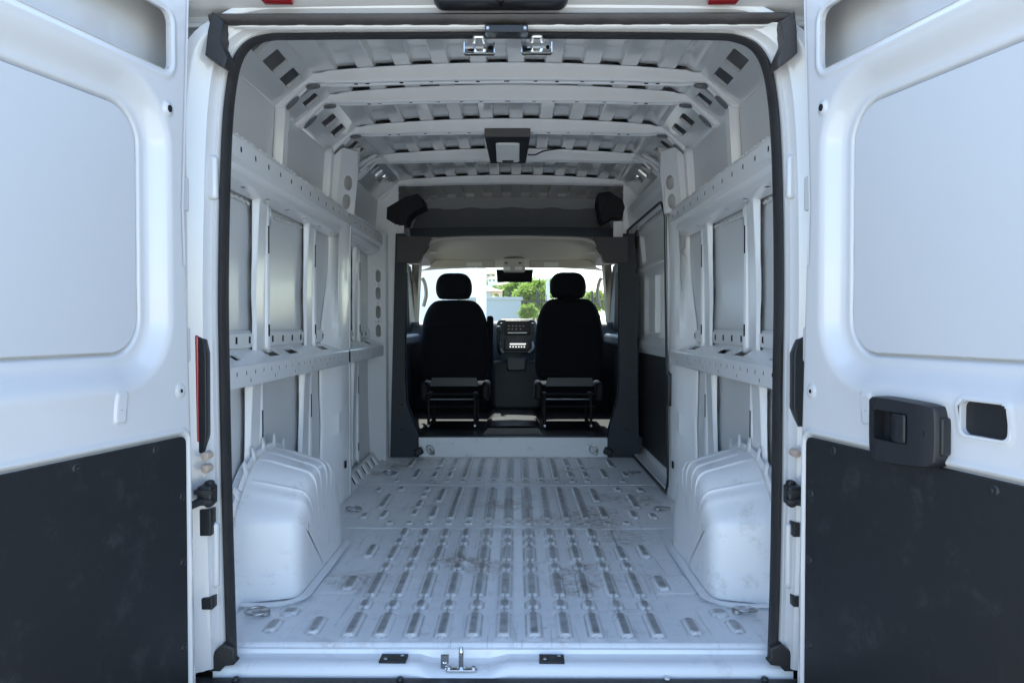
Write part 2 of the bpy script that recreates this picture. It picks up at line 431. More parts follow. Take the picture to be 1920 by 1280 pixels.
for px in (442, 750, 1434):
    p = WZ(px, 1273, FL-.050); MB().lathe([(0, .006), (.008, .006), (.011, .002), (.012, -.004)], (p[0], p[1], FL-.050), 'z', 12).build('bumper_bolt', 'plastic', van)
MB().lathe([(0, .005), (.006, .005), (.008, .002), (.008, -.004)], WZ(1251, 1272, FL-.050), 'z', 12).build('bumper_bolt', 'paint', van, label='white bumper bolt')
for px0, px1, py in ((711, 762, 1238), (1011, 1058, 1235)):
    x0 = WZ(px0, py, FL-.02)[0]; x1 = WZ(px1, py, FL-.02)[0]
    pad = MB().obox(((x0+x1)/2, -.045, FL-.0205), (x1-x0, .050, .007), (0, 0, -.02)).build('rubber_pad', 'plastic', van, bevel=.002)
    for k, t in enumerate((.22, .8)):
        MB().lathe([(0, .003), (.004, .003), (.006, .0)], (x0+(x1-x0)*t, -.056+.022*k, FL-.0165), 'z', 10).build('screw', 'steel', pad)
p = WZ(865, 1252, FL-.036)
b = MB(); b.cyl((p[0], -.075, FL-.04), (p[0], -.075, FL+.012), .0075); b.lathe([(.0075, .0), (.005, .012), (0, .017)], (p[0], -.075, FL+.012), 'z', 12)
b.pillow(rrect(-.045, .045, -.010, .010, .009), FL-.040, FL-.034, .002, fm=lambda u, v, w: (p[0]+u, -.078+v, w)); b.lathe([(.0, .006), (.008, .006), (.012, 0)], (p[0], -.075, FL-.034), 'z', 14)
st = b.build('striker', 'chrome', van)
for dx in (-.034, .034): MB().lathe([(0, .006), (.006, .006), (.008, 0)], (p[0]+dx, -.078, FL-.034), 'z', 10).build('bolt', 'steel', st)
p = WZ(835, 1242, FL-.03)
b = MB(); b.plate(rrect(-.011, .011, -.018, .018, .002), [oval(0, .0, .006, .006)], lambda u, v, w: (p[0]+u, -.070+w, FL-.018+v), rim=.004); b.box(p[0]-.011, p[0]+.011, -.066, -.045, FL-.036, FL-.033); b.box(p[0]-.011, p[0]+.011, -.0665, -.064, FL-.036, FL)
b.build('latch_bracket', 'chrome', van)

# ================================================================== REAR OPENING: seal, pillars, header
SEALPX = [(433, 1240), (428, 1080), (423, 900), (419, 700), (417, 560), (419, 400), (423, 270), (430, 180), (443, 118), (468, 84), (505, 71.5), (560, 69.5), (760, 68), (948, 67), (1150, 68), (1335, 70), (1380, 74), (1415, 90), (1438, 126), (1450, 185), (1457, 270), (1461, 400), (1462, 560), (1460, 700), (1458, 900), (1455, 1080), (1450, 1240)]
SY = -.055
SP = [Vector(WY(x, y, SY)) for x, y in SEALPX]
SPs = smooth_path(SP, 6)
b = MB(); b.tube(SPs, .0125, 10, ry=.026, up=(0, 1, 0) if False else None)
# flattened bulb seal: explicit cross-section in the plane normal to the path
def normals2(P):
    o = []
    for i in range(len(P)):
        t = (P[min(i+1, len(P)-1)]-P[max(i-1, 0)]).normalized(); o.append(Vector((-t.z, 0, t.x)))   # outward for this direction of travel
    c = sum(P, Vector())/len(P)
    for i, nn in enumerate(o):
        if nn.dot(P[i]-c) < 0: o[i] = -nn
    return o
SN = normals2(SPs)
b = MB()
sec = [(-.010, .022), (-.0115, .0), (-.009, -.016), (-.003, -.024), (.004, -.022), (.006, -.013), (.009, -.012), (.012, -.004), (.012, .02)]
b.grid([[p+nn*u*(1-.42*max(0, nn.z))+Vector((0, v*(1-.6*max(0, nn.z)*(v > 0)), 0)) for u, v in sec] for p, nn in zip(SPs, SN)])
b.build('door_seal', 'rubber', van, angle=60)
for s_ in (-1, 1):
    P = [(393, 1256), (396, 1238), (404, 1218), (420, 1204), (441, 1212), (441, 1230), (447, 1236), (440, 1244), (424, 1246), (414, 1256)]
    if s_ > 0: P = [(1884-x, y) for x, y in P]
    q = [WY(x, y, -.085) for x, y in P]; c = MB(); c.pillow([(a[0], a[2]) for a in q], -.094, -.070, .006); c.build('seal_end', 'rubber', van, angle=50)
# painted aperture frame (inner lip, channel and outer flange) lofted round the seal line
b = MB()
sec = [(.075, .10), (.018, .03), (.006, -.012), (.013, -.022), (.022, -.020), (.030, -.030), (.036, -.046), (.048, -.050), (.054, -.058), (.066, -.062), (.075, -.075), (.085, -.078), (.11, -.079)]
rows = []
for p, nn in zip(SPs, SN):
    k = float(sstep(np.array(nn.z), .2, .9)); r = []
    for u, v in sec:
        uu = u*(1-.33*k)
        r.append(p+nn*uu+Vector((0, v*(1-.15*k), 0)))
    rows.append(r)
b.grid(rows); b.build('rear_opening_frame', 'paint', van, angle=40)
# box-shaped bumps of the hinge mounts and pressed channels on both rear pillars
for s in (-1, 1):
    def lat(px, py, Y=-.12): return WY(px, py, Y)
    zc = lambda py: WY(400, py, -.12)[2]
    xo = -.817 if s < 0 else .812
    b = MB()
    for z0, z1, wd, dp in ((zc(370), zc(285), .030, .018), (zc(1110), zc(985), .024, .018)):
        cx = xo-s*.022
        b.pillow(rrect(cx-wd/2*1.2, cx+wd/2*1.2, z0, z1, .010), -.090, -.06, .010, fm=lambda u, v, w: (u, w, v))
    b.pillow(rrect(xo-.008, xo+.008, zc(845), zc(380), .006), -.086, -.06, .006)
    b.build('pillar_pressing', 'paint', van, angle=50)
# rear header: roof edge above the opening, gutter seal, corners
b = MB(); n = 40
prof = [(-.06, .822), (-.085, .803), (-.100, .796), (-.108, .799), (-.111, .808), (-.10, .816), (-.085, .822), (-.085, .846), (-.125, .852), (-.152, .862), (-.158, .90), (-.13, 1.0), (-.06, 1.11), (.10, 1.135)]
rows = []
for i in range(n+1):
    x = -.90+1.8*i/n
    rows.append([(x, y, z-.012*(x/.9)**2*(z > .84)) for y, z in prof])
b.grid(rows); b.build('rear_roof_header', 'paint', van, angle=40)
b = MB(); zt = WY(948, 24, -.13)[2]; zb = WY(948, 41, -.13)[2]
x0 = WY(392, 30, -.13)[0]; x1 = WY(1482, 30, -.13)[0]
rows = []
for i in range(61):
    x = x0+(x1-x0)*i/60; j = .0016*math.sin(i*2.3)+.001*math.sin(i*5.1)
    rows.append([(x, -.098, zt+.002), (x, -.128, zt), (x, -.138, (zt*.7+zb*.3)), (x, -.136+j, zt*.35+zb*.65), (x, -.126, zb+j), (x, -.100, zb-.001)])
b.grid(rows); b.build('gutter_seal', 'oldrubber', van, angle=50)
for s, P in ((-1, [(398, 22), (420, 40), (414, 80), (428, 110), (422, 127), (385, 104), (390, 60)]), (1, [(1490, 22), (1462, 40), (1470, 80), (1456, 112), (1457, 128), (1495, 100), (1494, 60)])):
    b = MB(); pts = [WY(x, y, -.14) for x, y in P]
    b.pillow([(q[0], q[2]) for q in pts], -.145, -.085, .006)
    b.build('seal_corner_cap', 'rubber' if s < 0 else 'oldrubber', van, angle=50)
b = MB(); x0 = WY(812, 5, -.15)[0]; x1 = WY(1066, 5, -.15)[0]; zc_ = WY(940, 9, -.17)[2]
b.pillow(rrect(x0, x1, zc_, zc_+.075, .028, 6), -.19, -.12, .014); hl = b.build('high_brake_light', 'plastic', van, angle=50)
b = MB().lathe([(0, -.004), (.008, -.004), (.013, 0), (.014, .03)], (WY(938, 2, -.19)[0], -.19, zc_+.012), 'y', 16).build('reversing_camera', 'screen', hl)
for px in (519, 1357):
    b = MB(); p = WY(px, 0, -.165); b.pillow(rrect(p[0]-.040, p[0]+.040, p[2]-.006, p[2]+.035, .006), -.185, -.14, .008); b.build('roof_marker_lamp', 'red', van, angle=50)
# latch receivers under the header and the black plate between them
for xa, xb, ya, yb in ((871, 926, 79, 99), (979, 1034, 78, 98)):
    p0 = WY(xa, yb, -.072); p1 = WY(xb, ya, -.072); xm = (p0[0]+p1[0])/2
    b = MB(); b.plate([(p0[0], p0[2]), (p1[0], p0[2]), (p1[0], p1[2]), (p0[0], p1[2])], [oval(p1[0]-.010, (p0[2]+p1[2])/2, .0055, .0065), oval(p0[0]+.018, p0[2]+.008, .010, .004)], lambda u, v, w: (u, -.072+w+.25*(v-p0[2]), v), rim=.004)
    b.box(p0[0], p1[0], -.066, -.050, p0[2]-.001, p0[2]+.002); b.box(p0[0]-.002, p0[0], -.072, -.055, p0[2], p1[2]); b.box(p1[0], p1[0]+.002, -.072, -.055, p0[2], p1[2])
    L = b.build('top_latch', 'chrome', van)
    MB().box(p0[0]+.003, p1[0]-.003, -.045, -.04, p0[2]+.003, p1[2]).build('latch_cavity', 'hole', L)
    zz = p1[2]
    MB().tube(smooth_path([(xm-.014, -.078, zz-.004), (xm-.012, -.094, zz+.003), (xm-.010, -.097, zz+.005), (xm+.010, -.097, zz+.005), (xm+.012, -.094, zz+.003), (xm+.014, -.078, zz-.004)], 3), .0042, 8).build('latch_loop', 'chrome', L)
p0 = WY(909, 62, -.13); p1 = WY(990, 47, -.13)
b = MB().box(p0[0], p1[0], -.135, -.095, p0[2], p1[2]); bp = b.build('header_plate', 'plastic', van, bevel=.003)
for t in (.07, .93): MB().lathe([(0, -.003), (.004, -.003), (.006, 0)], (p0[0]+(p1[0]-p0[0])*t, -.135, (p0[2]+p1[2])/2), 'y', 10).build('screw', 'steel', bp)
# rear pillars: tail lamps, check-strap brackets, plugs
for s in (-1, 1):
    lp = MB()
    if s < 0:
        xa, xb, ya, yb = 367, 388, 628, 850
    else: xa, xb, ya, yb = 1489, 1512, 628, 800
    a = WY(xa, ya, -.108); c = WY(xb, yb, -.108)
    x0, x1 = a[0], c[0]; z1, z0 = a[2], c[2]
    out = [(x0, z0), ((x0*.3+x1*.7), z0+.0), (x1, z0+.05), (x1, z1-.05), (x1*.8+x0*.2, z1-.012), (x0, z1)] if s < 0 else [(x0, z0+.05), (x0*.6+x1*.4, z0), (x1, z0), (x1, z1), (x0*.7+x1*.3, z1-.012), (x0, z1-.05)]
    lp.pillow(out, -.108, -.06, .005); t = lp.build('tail_lamp', 'plastic', van, angle=50)
    lb = MB(); xo = x0 if s < 0 else x1+.060
    lb.pillow(rrect(xo-.022, xo+.007, z0+.03, z1, .006), -.112, -.07, .004); lb.build('red_lens', 'red', t, angle=50)
    # check strap
    px = 392 if s < 0 else 1484
    q = WY(px, 925, -.13)
    c = MB(); c.pillow(rrect(q[0]-.020, q[0]+.020, q[2]-.026, q[2]+.026, .006), -.165, -.12, .006); c.pillow(rrect(q[0]-.012, q[0]+.012, q[2]-.036, q[2]+.036, .010), -.14, -.115, .004)
    c.box(q[0]-.024, q[0]+.024, -.172, -.150, q[2]+.006, q[2]+.018); c.box(q[0]-.024, q[0]+.024, -.172, -.150, q[2]-.018, q[2]-.008)
    k = c.build('check_strap_bracket', 'plastic', van, angle=40)
    MB().cyl((q[0]+s*.005, -.165, q[2]-.012), (q[0]+s*.06, -.26, q[2]-.03), .010).build('strap_arm', 'plastic', k)
    for py in ((853, 877) if s < 0 else (848,)):
        z = WY(389 if s < 0 else 1490, py, -.12); MB().lathe([(0, -.006), (.004, -.006), (.005, -.004), (.010, -.003), (.0115, 0), (.0115, .03)], (z[0], -.137, z[2]), 'y', 16).build('grommet', 'tan', van)
    for (xa, xb, ya, yb) in (((366, 387, 960, 1010), (366, 390, 1128, 1150)) if s < 0 else ((1495, 1508, 985, 1012), (1495, 1508, 1125, 1145))):
        a = WY(xa, yb, -.14); c = WY(xb, ya, -.14); MB().pillow(rrect(a[0], c[0], a[2], c[2], .002), -.112, -.07, .003).build('hinge_bracket', 'plastic', van)

# ================================================================== SIDE WALLS
SK = .935                                 # outer skin, half width
RAILP = [(.925, .603), (.866, .607), (.838, .597), (.832, .585)]
RAILQ = [(.832, .525), (.852, .514), (.848, .490), (.854, .482), (.866, .472)]
def lozenge(u, v, a, b): return [(u-a, v-b*.6), (u, v-b), (u+a, v-b*.6), (u+a, v+b*.6), (u, v+b), (u-a, v+b*.6)]
def rail(s, y0, y1, up):
    b = MB(); fm = side(s, lambda u, v, w: (u, w, v))
    b.extr(RAILP, fm, y0, y1); b.extr(RAILQ, fm, y0, y1)
    holes = [lozenge(y, .556, .009, .011) for y in np.arange(y0+.14, y1-.05, .135)]
    b.plate([(y0, .525), (y1, .525), (y1, .585), (y0, .585)], holes, side(s, lambda u, v, w: (.832+w, u, v)), rim=.0015)
    holes = [rrect(y-.020, y+.020, .015, .030, .006, 3) for y in np.arange(y0+.2, y1-.06, .25)]
    b.plate([(y0, 0), (y1, 0), (y1, .06), (y0, .06)], holes, side(s, lambda u, v, w: (.866+v, u, .472-.25*v+w)), rim=.005)
    o = b.build('upper_side_rail', 'paint_in', van, angle=25)
    MB().box(min(s*.835, s*.86), max(s*.835, s*.86), y0, y1, .528, .584).build('rail_shade_liner', 'hole', o)  # black box standing in for the shade behind the rail holes
    for y in np.arange(y0+.03, y1-.03, .045):           # stepped spot-weld tabs along the top edge
        if rng.random() < .7: MB().obox((s*.862, y, .608), (.026, .024+.010*rng.random(), .007), (0, 0, 0)).build('weld_tab', 'paint_in', o, bevel=.002)
    return o
def shelf(s, y0, y1):
    b = MB(); hol = []
    for y in ((.33, .72, .97, 1.47) if y0 < 1 else (2.05, 2.58)):
        L_ = .075 if y != .33 else .03; hol.append([(y-L_, .030), (y+L_, .030), (y+L_+.02, .072), (y-L_+.02, .072)])
    b.plate([(y0, 0), (y1, 0), (y1, .095), (y0, .095)], hol, side(s, lambda u, v, w: (.842+v, u, -.128+.48*v-w)), rim=.008)
    hol = []
    for i, y in enumerate(np.arange(y0+.06, y1-.03, .085)):
        hol.append(lozenge(y, .020, .006, .009))
        if i % 3 == 0: hol.append(lozenge(y+.04, .046, .006, .008))
    b.plate([(y0, 0), (y1, 0), (y1, .06), (y0, .06)], hol, side(s, lambda u, v, w: (.834+w, u, -.134-v)), rim=.0015)
    fm = side(s, lambda u, v, w: (u, w, v))
    b.extr([(.842, -.128), (.837, -.129), (.834, -.134)], fm, y0, y1)
    b.extr([(.834, -.194), (.838, -.199), (.86, -.201), (.93, -.201)], fm, y0, y1)
    b.extr([(.936, -.083), (.922, -.078), (.921, -.030), (.935, -.018)], fm, y0, y1)
    o = b.build('mid_side_rail', 'paint_in', van, angle=25); q = MB()
    q.box(-.002, .002, -.006, .006, -.012-CAMZ, .012-CAMZ); q = q.build('lip_slot', 'hole', o)
    for k, y in enumerate(np.arange(y0+.2, y1-.05, .13)):
        c = q if k == 0 else clone(q, o, (0, 0, 0)); c.location = (s*.921, y, CAMZ-.052)
    MB().box(min(s*.838, s*.925), max(s*.838, s*.925), y0+.01, y1-.01, -.192, -.140).build('rail_shade_liner', 'hole', o); return o  # black filler in place of the shade inside the hollow rail
def post(s, yc, z0, z1, wd=.10, wav=.0, face=.900, name='side_post'):
    b = MB(); n = 24; rows = []
    for i in range(n+1):
        t = i/n; z = z0+(z1-z0)*t
        bow = .010*math.sin(math.pi*t); wob = wav*(.5*math.tanh(8*(t-.55))-.5*math.tanh(14*(t-.3)))
        fx = face+bow*.4+.014*(1-t); w2 = wd/2*(1-.12*t)
        rows.append([(s*(SK-.016), yc-w2*1.45+wob, z), (s*(SK-.010), yc-w2*1.10+wob, z), (s*(fx+.004), yc-w2+wob*.6, z), (s*fx, yc-w2*.93+wob*.6, z), (s*fx, yc+w2*.80, z), (s*(fx+.004), yc+w2*.88, z), (s*(SK-.030), yc+w2*1.0, z), (s*(SK-.034), yc+w2*1.25, z), (s*(SK-.03), yc+w2*1.35, z), (s*(SK-.014), yc+w2*1.38, z)])
    b.grid(rows)
    r0 = rows[0]; rn = rows[-1]
    b.add(r0[1:7], [(0, 1, 2, 3, 4, 5)]); b.add(rn[1:7], [(0, 1, 2, 3, 4, 5)])
    o = b.build(name, 'paint_in', van, angle=30, solid=.002)
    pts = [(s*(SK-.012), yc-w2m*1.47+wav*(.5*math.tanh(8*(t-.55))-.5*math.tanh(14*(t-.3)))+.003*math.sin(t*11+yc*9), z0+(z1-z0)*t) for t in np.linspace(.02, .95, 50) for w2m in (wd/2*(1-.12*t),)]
    MB().tube(pts, [.0014+.0018*max(0, math.sin(i*.35+yc*5)) for i in range(50)], 6).build('gap_shade_bead', 'rubber', o)  # dark bead drawn in for the shaded gap between flange and skin
    # slots in the side flange
    for k in (0, 2):
        z = z0+(z1-z0)*(.15+.3*k)
        MB().obox((s*(SK-.0335), yc+wd/2*1.10, z), (.004, .008, .045+.03*k)).build('slot', 'hole', o)
    return o
skz = [(-.93, .925), (-.6, .935), (-.2, .938), (.2, .938), (.6, .935), (.87, .912)]
def skx(z): return float(np.interp(z, [a for a, _ in skz], [c for _, c in skz]))
def skin(s, y0, y1, zs, name='side_skin_panel', mt='skin'):
    b = MB(); Y = np.linspace(y0, y1, 14)
    b.grid([[(s*(skx(z)+.004*math.sin(2.2*y+z)), y, z) for z in np.linspace(zs[0], zs[1], 18)] for y in Y])
    return b.build(name, mt, van, angle=60)
for s in (-1, 1):
    skin(s, -.08, 1.86, (FL-.05, -.15)); skin(s, -.08, 1.86, (-.15, .56)); skin(s, -.08, 1.86, (.56, .93))
    rail(s, -.02, 1.80, True); shelf(s, -.02, 1.80)
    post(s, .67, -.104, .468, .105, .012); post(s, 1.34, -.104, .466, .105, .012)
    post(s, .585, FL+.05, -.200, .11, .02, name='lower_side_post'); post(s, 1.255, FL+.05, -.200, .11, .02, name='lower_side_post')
    # bead of body sealant under the rail
    b = MB(); pts = [(s*(skx(.445)-.004), y, .448-.006*abs(math.sin(y*60))-.01*math.exp(-((y-.9)/.25)**2)) for y in np.linspace(.0, 1.56, 150)]
    b.tube(pts, [.004+.003*rng.random() for _ in pts], 6); b.build('sealant_bead', 'sealant', van, angle=80)
    # notched bracket at the head of each post
    for yc in (.67, 1.34):
        y = yc+.075
        b = MB(); b.plate([(-.045, -.09), (-.02, .02), (-.012, .02)]+[(.012*math.cos(R(a)), .02+.03*math.sin(R(a))-.0) for a in range(180, 361, 30)]+[(.02, .02), (.02, -.04), (-.01, -.09)], [], side(s, lambda u, v, w: (.905+w, y+u, .43+v)), rim=.002)
        b.build('post_bracket', 'paint_in', van, solid=.003)
    # rib legs that run from the roof bows down to the rail
    for yb in (.90, 1.66):
        b = MB(); rows = []
        for z in np.linspace(.60, .88, 10):
            x = skx(z); t = (z-.6)/.28; y = yb+.02*(1-t)
            rows.append([(s*x, y-.045, z), (s*(x-.012), y-.035, z), (s*(x-.034), y-.028, z), (s*(x-.036), y+.018, z), (s*(x-.030), y+.028, z), (s*(x-.02), y+.034, z), (s*(x-.018), y+.085, z), (s*x, y+.092, z)])
        b.grid(rows); o = b.build('bow_leg', 'paint_in', van, angle=30, solid=.002)
        MB().pillow(rrect(yb+.045, yb+.078, .63, .80, .014), 0, .004, .001, fm=lambda u, v, w: (s*(skx(v)-.0215+w), u, v)).build('slot', 'hole', o)
    # C pillar: broad pressed pillar with wrapped edges
    zt = np.linspace(FL, .585, 60)
    cs = [(1.36, SK-.002), (1.385, .918), (1.395, .912), (1.44, .892), (1.50, .862), (1.58, .850), (1.68, .846), (1.715, .845), (1.725, .852), (1.745, .853), (1.755, .846), (1.79, .846), (1.815, .852), (1.825, .87), (1.828, .93)]
    cs = [(1.58+(y-1.36)*.75, x) for y, x in cs]
    b = MB(); rows = []
    for z in zt:
        lean = float(np.interp(z, [FL, .30, .60, .80, .93], [0, 0, .012, .045, .085])); t = float(np.clip((z-.50)/.14, 0, 1)); t = t*t*(3-2*t)
        wob = .018*math.exp(-((z+.50)/.10)**2)
        up = float(sstep(np.array(z), .44, .50))
        rr = []
        for i, (y, x) in enumerate(cs):
            y2 = y+(.12*t*(1-(y-1.58)/.35) if y < 1.91 else 0)+(wob+.20*float(sstep(np.array(z), -.15, .40))*(1-t) if i < 4 else 0)
            xx = x-lean*min(1, max(0, (SK-x)/.08))
            rr.append((s*xx, y2, z))
        rows.append(rr)
    b.grid(rows); cp = b.build('c_pillar', 'paint_in', van, angle=32, solid=.002)
    # pillar head plate with two oblong holes
    b = MB(); LN = math.hypot(.065, .13)
    b.plate([(0, .582), (LN, .582), (LN, .80), (LN*.86, .90), (0, .90)], [rrect(LN*.30, LN*.74, zz-.037, zz+.037, .030, 6) for zz in (.637, .732)], side(s, lambda u, v, w: (.878-.10*(v-.55)-.065*u/LN+.6*w, 1.70+.13*u/LN+.3*w, v)), rim=.010)
    fmh = side(s, lambda u, v, w: (.878-.10*(v-.55)-.065*u/LN+.6*w, 1.70+.13*u/LN+.3*w, v))
    b.grid([[fmh(LN, v, 0), fmh(LN, v, .004)[:1]+(1.85, v), (s*.93, 1.865, v)] for v in (.582, .70, .80, .93)]); b.grid([[fmh(0, v, 0), (s*.93, 1.69, v)] for v in (.582, .9)])
    b.build('pillar_head', 'paint_in', van, angle=30)
    MB().box(min(s*.846, s*.8425), max(s*.846, s*.8425), 1.74, 1.775, -.735, -.70).build('square_hole', 'hole', cp)
    # web that closes the wall cavity at the end of the load bay
    wy = 3.105
    MB().box(min(s*.775, s*.99), max(s*.775, s*.99), wy, wy+.015, FL if s < 0 else .66, 1.02).build('cavity_web', 'paint_in', van)
    # bottom side sill strip between the floor and the wall
    b = MB(); b.extr([(.855, FL), (.862, FL+.02), (.875, FL+.06), (.93, FL+.075)], side(s, lambda u, v, w: (u, w, v)), -.05, 1.85); b.build('floor_side_flange', 'paint_in', van)

# bay two, left: rail, shelf, post, slotted B pillar, slotted floor flange
s = -1
skin(s, 1.86, 3.12, (FL-.05, -.15)); skin(s, 1.86, 3.12, (-.15, .56)); skin(s, 1.86, 3.12, (.56, .93))
rail(s, 1.84, 2.80, False); shelf(s, 1.84, 2.84)
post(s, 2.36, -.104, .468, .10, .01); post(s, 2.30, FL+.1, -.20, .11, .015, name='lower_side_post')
b = MB()
holes = [rrect(.075, .125, z-.042, z+.042, .024, 5) for z in (.328, .214, .089, -.036)]+[lozenge(.10, z, .006, .006) for z in (.27, .15, .027)]+[lozenge(.075, z, .004, .004) for z in (.27, .027)]+[lozenge(.125, z, .004, .004) for z in (.27, .027)]
b.plate([(0, FL), (.17, FL), (.17, .62), (0, .62)], holes, lambda u, v, w: (-.935+u*.55-w*.4, 2.82+u*.85+w*.5, v), rim=.012)
b.extr([(-.842, 2.965), (-.838, 2.985), (-.838, 3.06)], lambda u, v, w: (u, v, w), FL, .62)
b.build('b_pillar', 'paint_in', van, angle=30)
b = MB(); holes = []
for k in range(7):
    y = 1.93+.15*k; holes.append([(y, .012), (y+.085, .012), (y+.115, .075), (y+.03, .075)])
b.plate([(1.83, 0), (3.05, 0), (3.05, .095), (1.83, .095)], holes, lambda u, v, w: (-.852-v*.62-w, u, FL+.004+v*.78), rim=.02)
sf = b.build('slotted_floor_flange', 'paint_in', van, angle=30)
MB().extr([(-.885, FL+.002), (-.93, FL+.075)], lambda u, v, w: (u, w, v), 1.85, 3.04).build('flange_shade_backing', 'hole', sf)  # black sheet that paints in the shade behind the slots

# bay two, right: sliding side door seen through its opening
s = 1
b = MB(); oy0, oy1, oz0, oz1 = 1.86, 3.22, FL+.02, .66
opening = [(y, z) for y, z in rrect(oy0, oy1, oz0, oz1, .10, 7)]
b.plate([(1.80, FL), (3.40, FL), (3.40, .80), (1.80, .80)], [opening], lambda u, v, w: (.846-.10*max(0, v-.35)+w, u, v), rim=.05)
b.build('side_door_aperture', 'paint_in', van, angle=30)
b = MB(); b.tube([(.842-.10*max(0, v-.35), u, v) for u, v in opening], .008, 8, closed=True); b.build('side_door_seal', 'rubber', van)
ny, nz = 150, 220
Yg, Zg = np.meshgrid(np.linspace(1.78, 3.42, ny), np.linspace(FL-.02, .80, nz), indexing='ij')
h = np.zeros_like(Yg)
d = sdrr(Yg, Zg, 1.98, 3.10, -.06, .33, .05); h -= .03*(1-sstep(d, -.02, .025))
d = sdrr(Yg, Zg, 1.98, 3.10, .42, .62, .03); h -= .025*(1-sstep(d, -.012, .012))
h += .022*np.exp(-((Zg+.12)/.03)**2)+.02*np.exp(-((Zg-.38)/.02)**2)
lean = np.maximum(0, Zg-.3)*.12
b = MB(); b.grid(np.stack([.925-h-lean, Yg, Zg], -1)); sdoor = b.build('sliding_door', 'paint_in', van, angle=40)
MB().pillow(rrect(1.90, 3.27, FL+.08, -.19, .02), 0, .01, .003, fm=lambda u, v, w: (.913+w, u, v)).build('lower_board', 'board', sdoor)
for yc in (2.25, 2.7): MB().pillow(rrect(yc-.04, yc+.04, -.05, .32, .01), 0, .04, .008, fm=lambda u, v, w: (.915+w, u, v)).build('door_post', 'paint_in', sdoor)
MB().pillow(rrect(1.80, 1.86, -.42, -.25, .008), 0, .03, .004, fm=lambda u, v, w: (.825+w, u, v)).build('door_lock', 'plastic', van)
skin(s, 1.86, 3.45, (.70, .93)); MB().box(.80, .99, 3.425, 3.44, FL, .80).build('cavity_web', 'trim', van)
b = MB(); holes = [lozenge(y, .03, .006, .009) for y in (2.0, 2.25, 2.5, 2.75, 2.95)]
b.plate([(1.83, 0), (3.05, 0), (3.05, .07), (1.83, .07)], holes, lambda u, v, w: (.80+.3*v+w, u, .745-v), rim=.006); b.extr([(.80, .745), (.81, .755), (.88, .79)], lambda u, v, w: (u, w, v), 1.83, 3.40)
b.build('door_header_rail', 'paint_in', van)
MB().box(.846, .93, 1.86, 3.40, FL-.02, FL+.03).build('side_step_sill', 'paint_in', van, bevel=.008)

# ================================================================== ROOF
BOWX = [(-.925, .866), (-.905, .868), (-.885, .873), (-.855, .904), (-.795, .966), (-.765, .973), (-.70, .980), (-.5, .991), (-.25, .996), (0, .998)]
BOWX = BOWX+[(-x, z) for x, z in BOWX[-2::-1]]
def bow(y, wd=.066, ht=.029, drop=.026, name='roof_bow', holes=True):
    b = MB(); P = smooth_path([Vector((x, 0, z)) for x, z in BOWX], 3); rows = []
    for p in P:
        e = float(sstep(np.array(abs(p.x)), .80, .93)); wv = wd*(1-.10*e); st_ = .004*(abs(p.x) < .635)
        zb = p.z-drop-st_+.010*float(sstep(np.array(abs(p.x)), .68, .76))+.008*e
        zf = 1.029-.035*(p.x/.75)**2-.002 if abs(p.x) < .72 else zb+ht
        rows.append([(p.x, y-.016, zf), (p.x, y-.002, max(zf-.001, zb+ht)), (p.x, y, zb+ht-.004), (p.x, y, zb+.006), (p.x, y+.006, zb), (p.x, y+.020, zb), (p.x, y+.024, zb+.004), (p.x, y+wv-.022, zb+.005), (p.x, y+wv-.017, zb), (p.x, y+wv-.005, zb), (p.x, y+wv, zb+.006), (p.x, y+wv, zb+ht), (p.x, y+wv+.02, zb+ht+.01)])
    b.grid(rows); o = b.build(name, 'paint_in', van, angle=28)
    if holes:
        hb = None
        for i, x in enumerate((-.60, -.555, -.42, -.30, -.20, -.115, 0, .115, .20, .30, .42, .555, .60)):
            w_ = .007 if i != 6 else .010
            zb = float(np.interp(x, [q.x for q in P], [q.z for q in P]))-drop
            if hb is None:
                hb = MB().box(-.007, .007, -.006, .006, -.0015-CAMZ, .004-CAMZ).build('bow_hole', 'hole', o); c = hb
            else: c = clone(hb, o, (0, 0, 0))
            st0 = .004*(abs(x) < .635)
            c.location = (x, y+.032+.003*(i % 3), zb-st0+.0035+CAMZ)
            if i == 6: c.scale = (1.5, 1.5, 1)
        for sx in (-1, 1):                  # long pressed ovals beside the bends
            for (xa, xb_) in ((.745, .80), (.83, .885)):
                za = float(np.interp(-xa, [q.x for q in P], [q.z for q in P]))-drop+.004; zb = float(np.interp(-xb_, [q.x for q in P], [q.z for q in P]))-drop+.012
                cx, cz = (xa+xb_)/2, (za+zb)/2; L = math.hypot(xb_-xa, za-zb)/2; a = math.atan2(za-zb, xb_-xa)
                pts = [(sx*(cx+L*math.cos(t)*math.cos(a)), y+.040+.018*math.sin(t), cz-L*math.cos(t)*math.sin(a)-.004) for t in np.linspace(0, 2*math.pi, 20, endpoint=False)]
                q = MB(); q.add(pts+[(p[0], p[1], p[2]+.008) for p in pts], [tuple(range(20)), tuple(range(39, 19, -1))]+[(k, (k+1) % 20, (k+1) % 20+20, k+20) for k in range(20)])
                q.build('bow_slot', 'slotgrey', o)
    return o
BY = [.853, 1.127, 1.66, 2.30, 3.08]
for i, y in enumerate(BY[:3]): bow(y, .066 if i != 1 else .056)
bow(2.30, .06, .05, .03, holes=False); bow(3.08, .06, .045, .02, holes=False)
def roof_z(x): return 1.029-.035*(x/.75)**2
PER = .1475
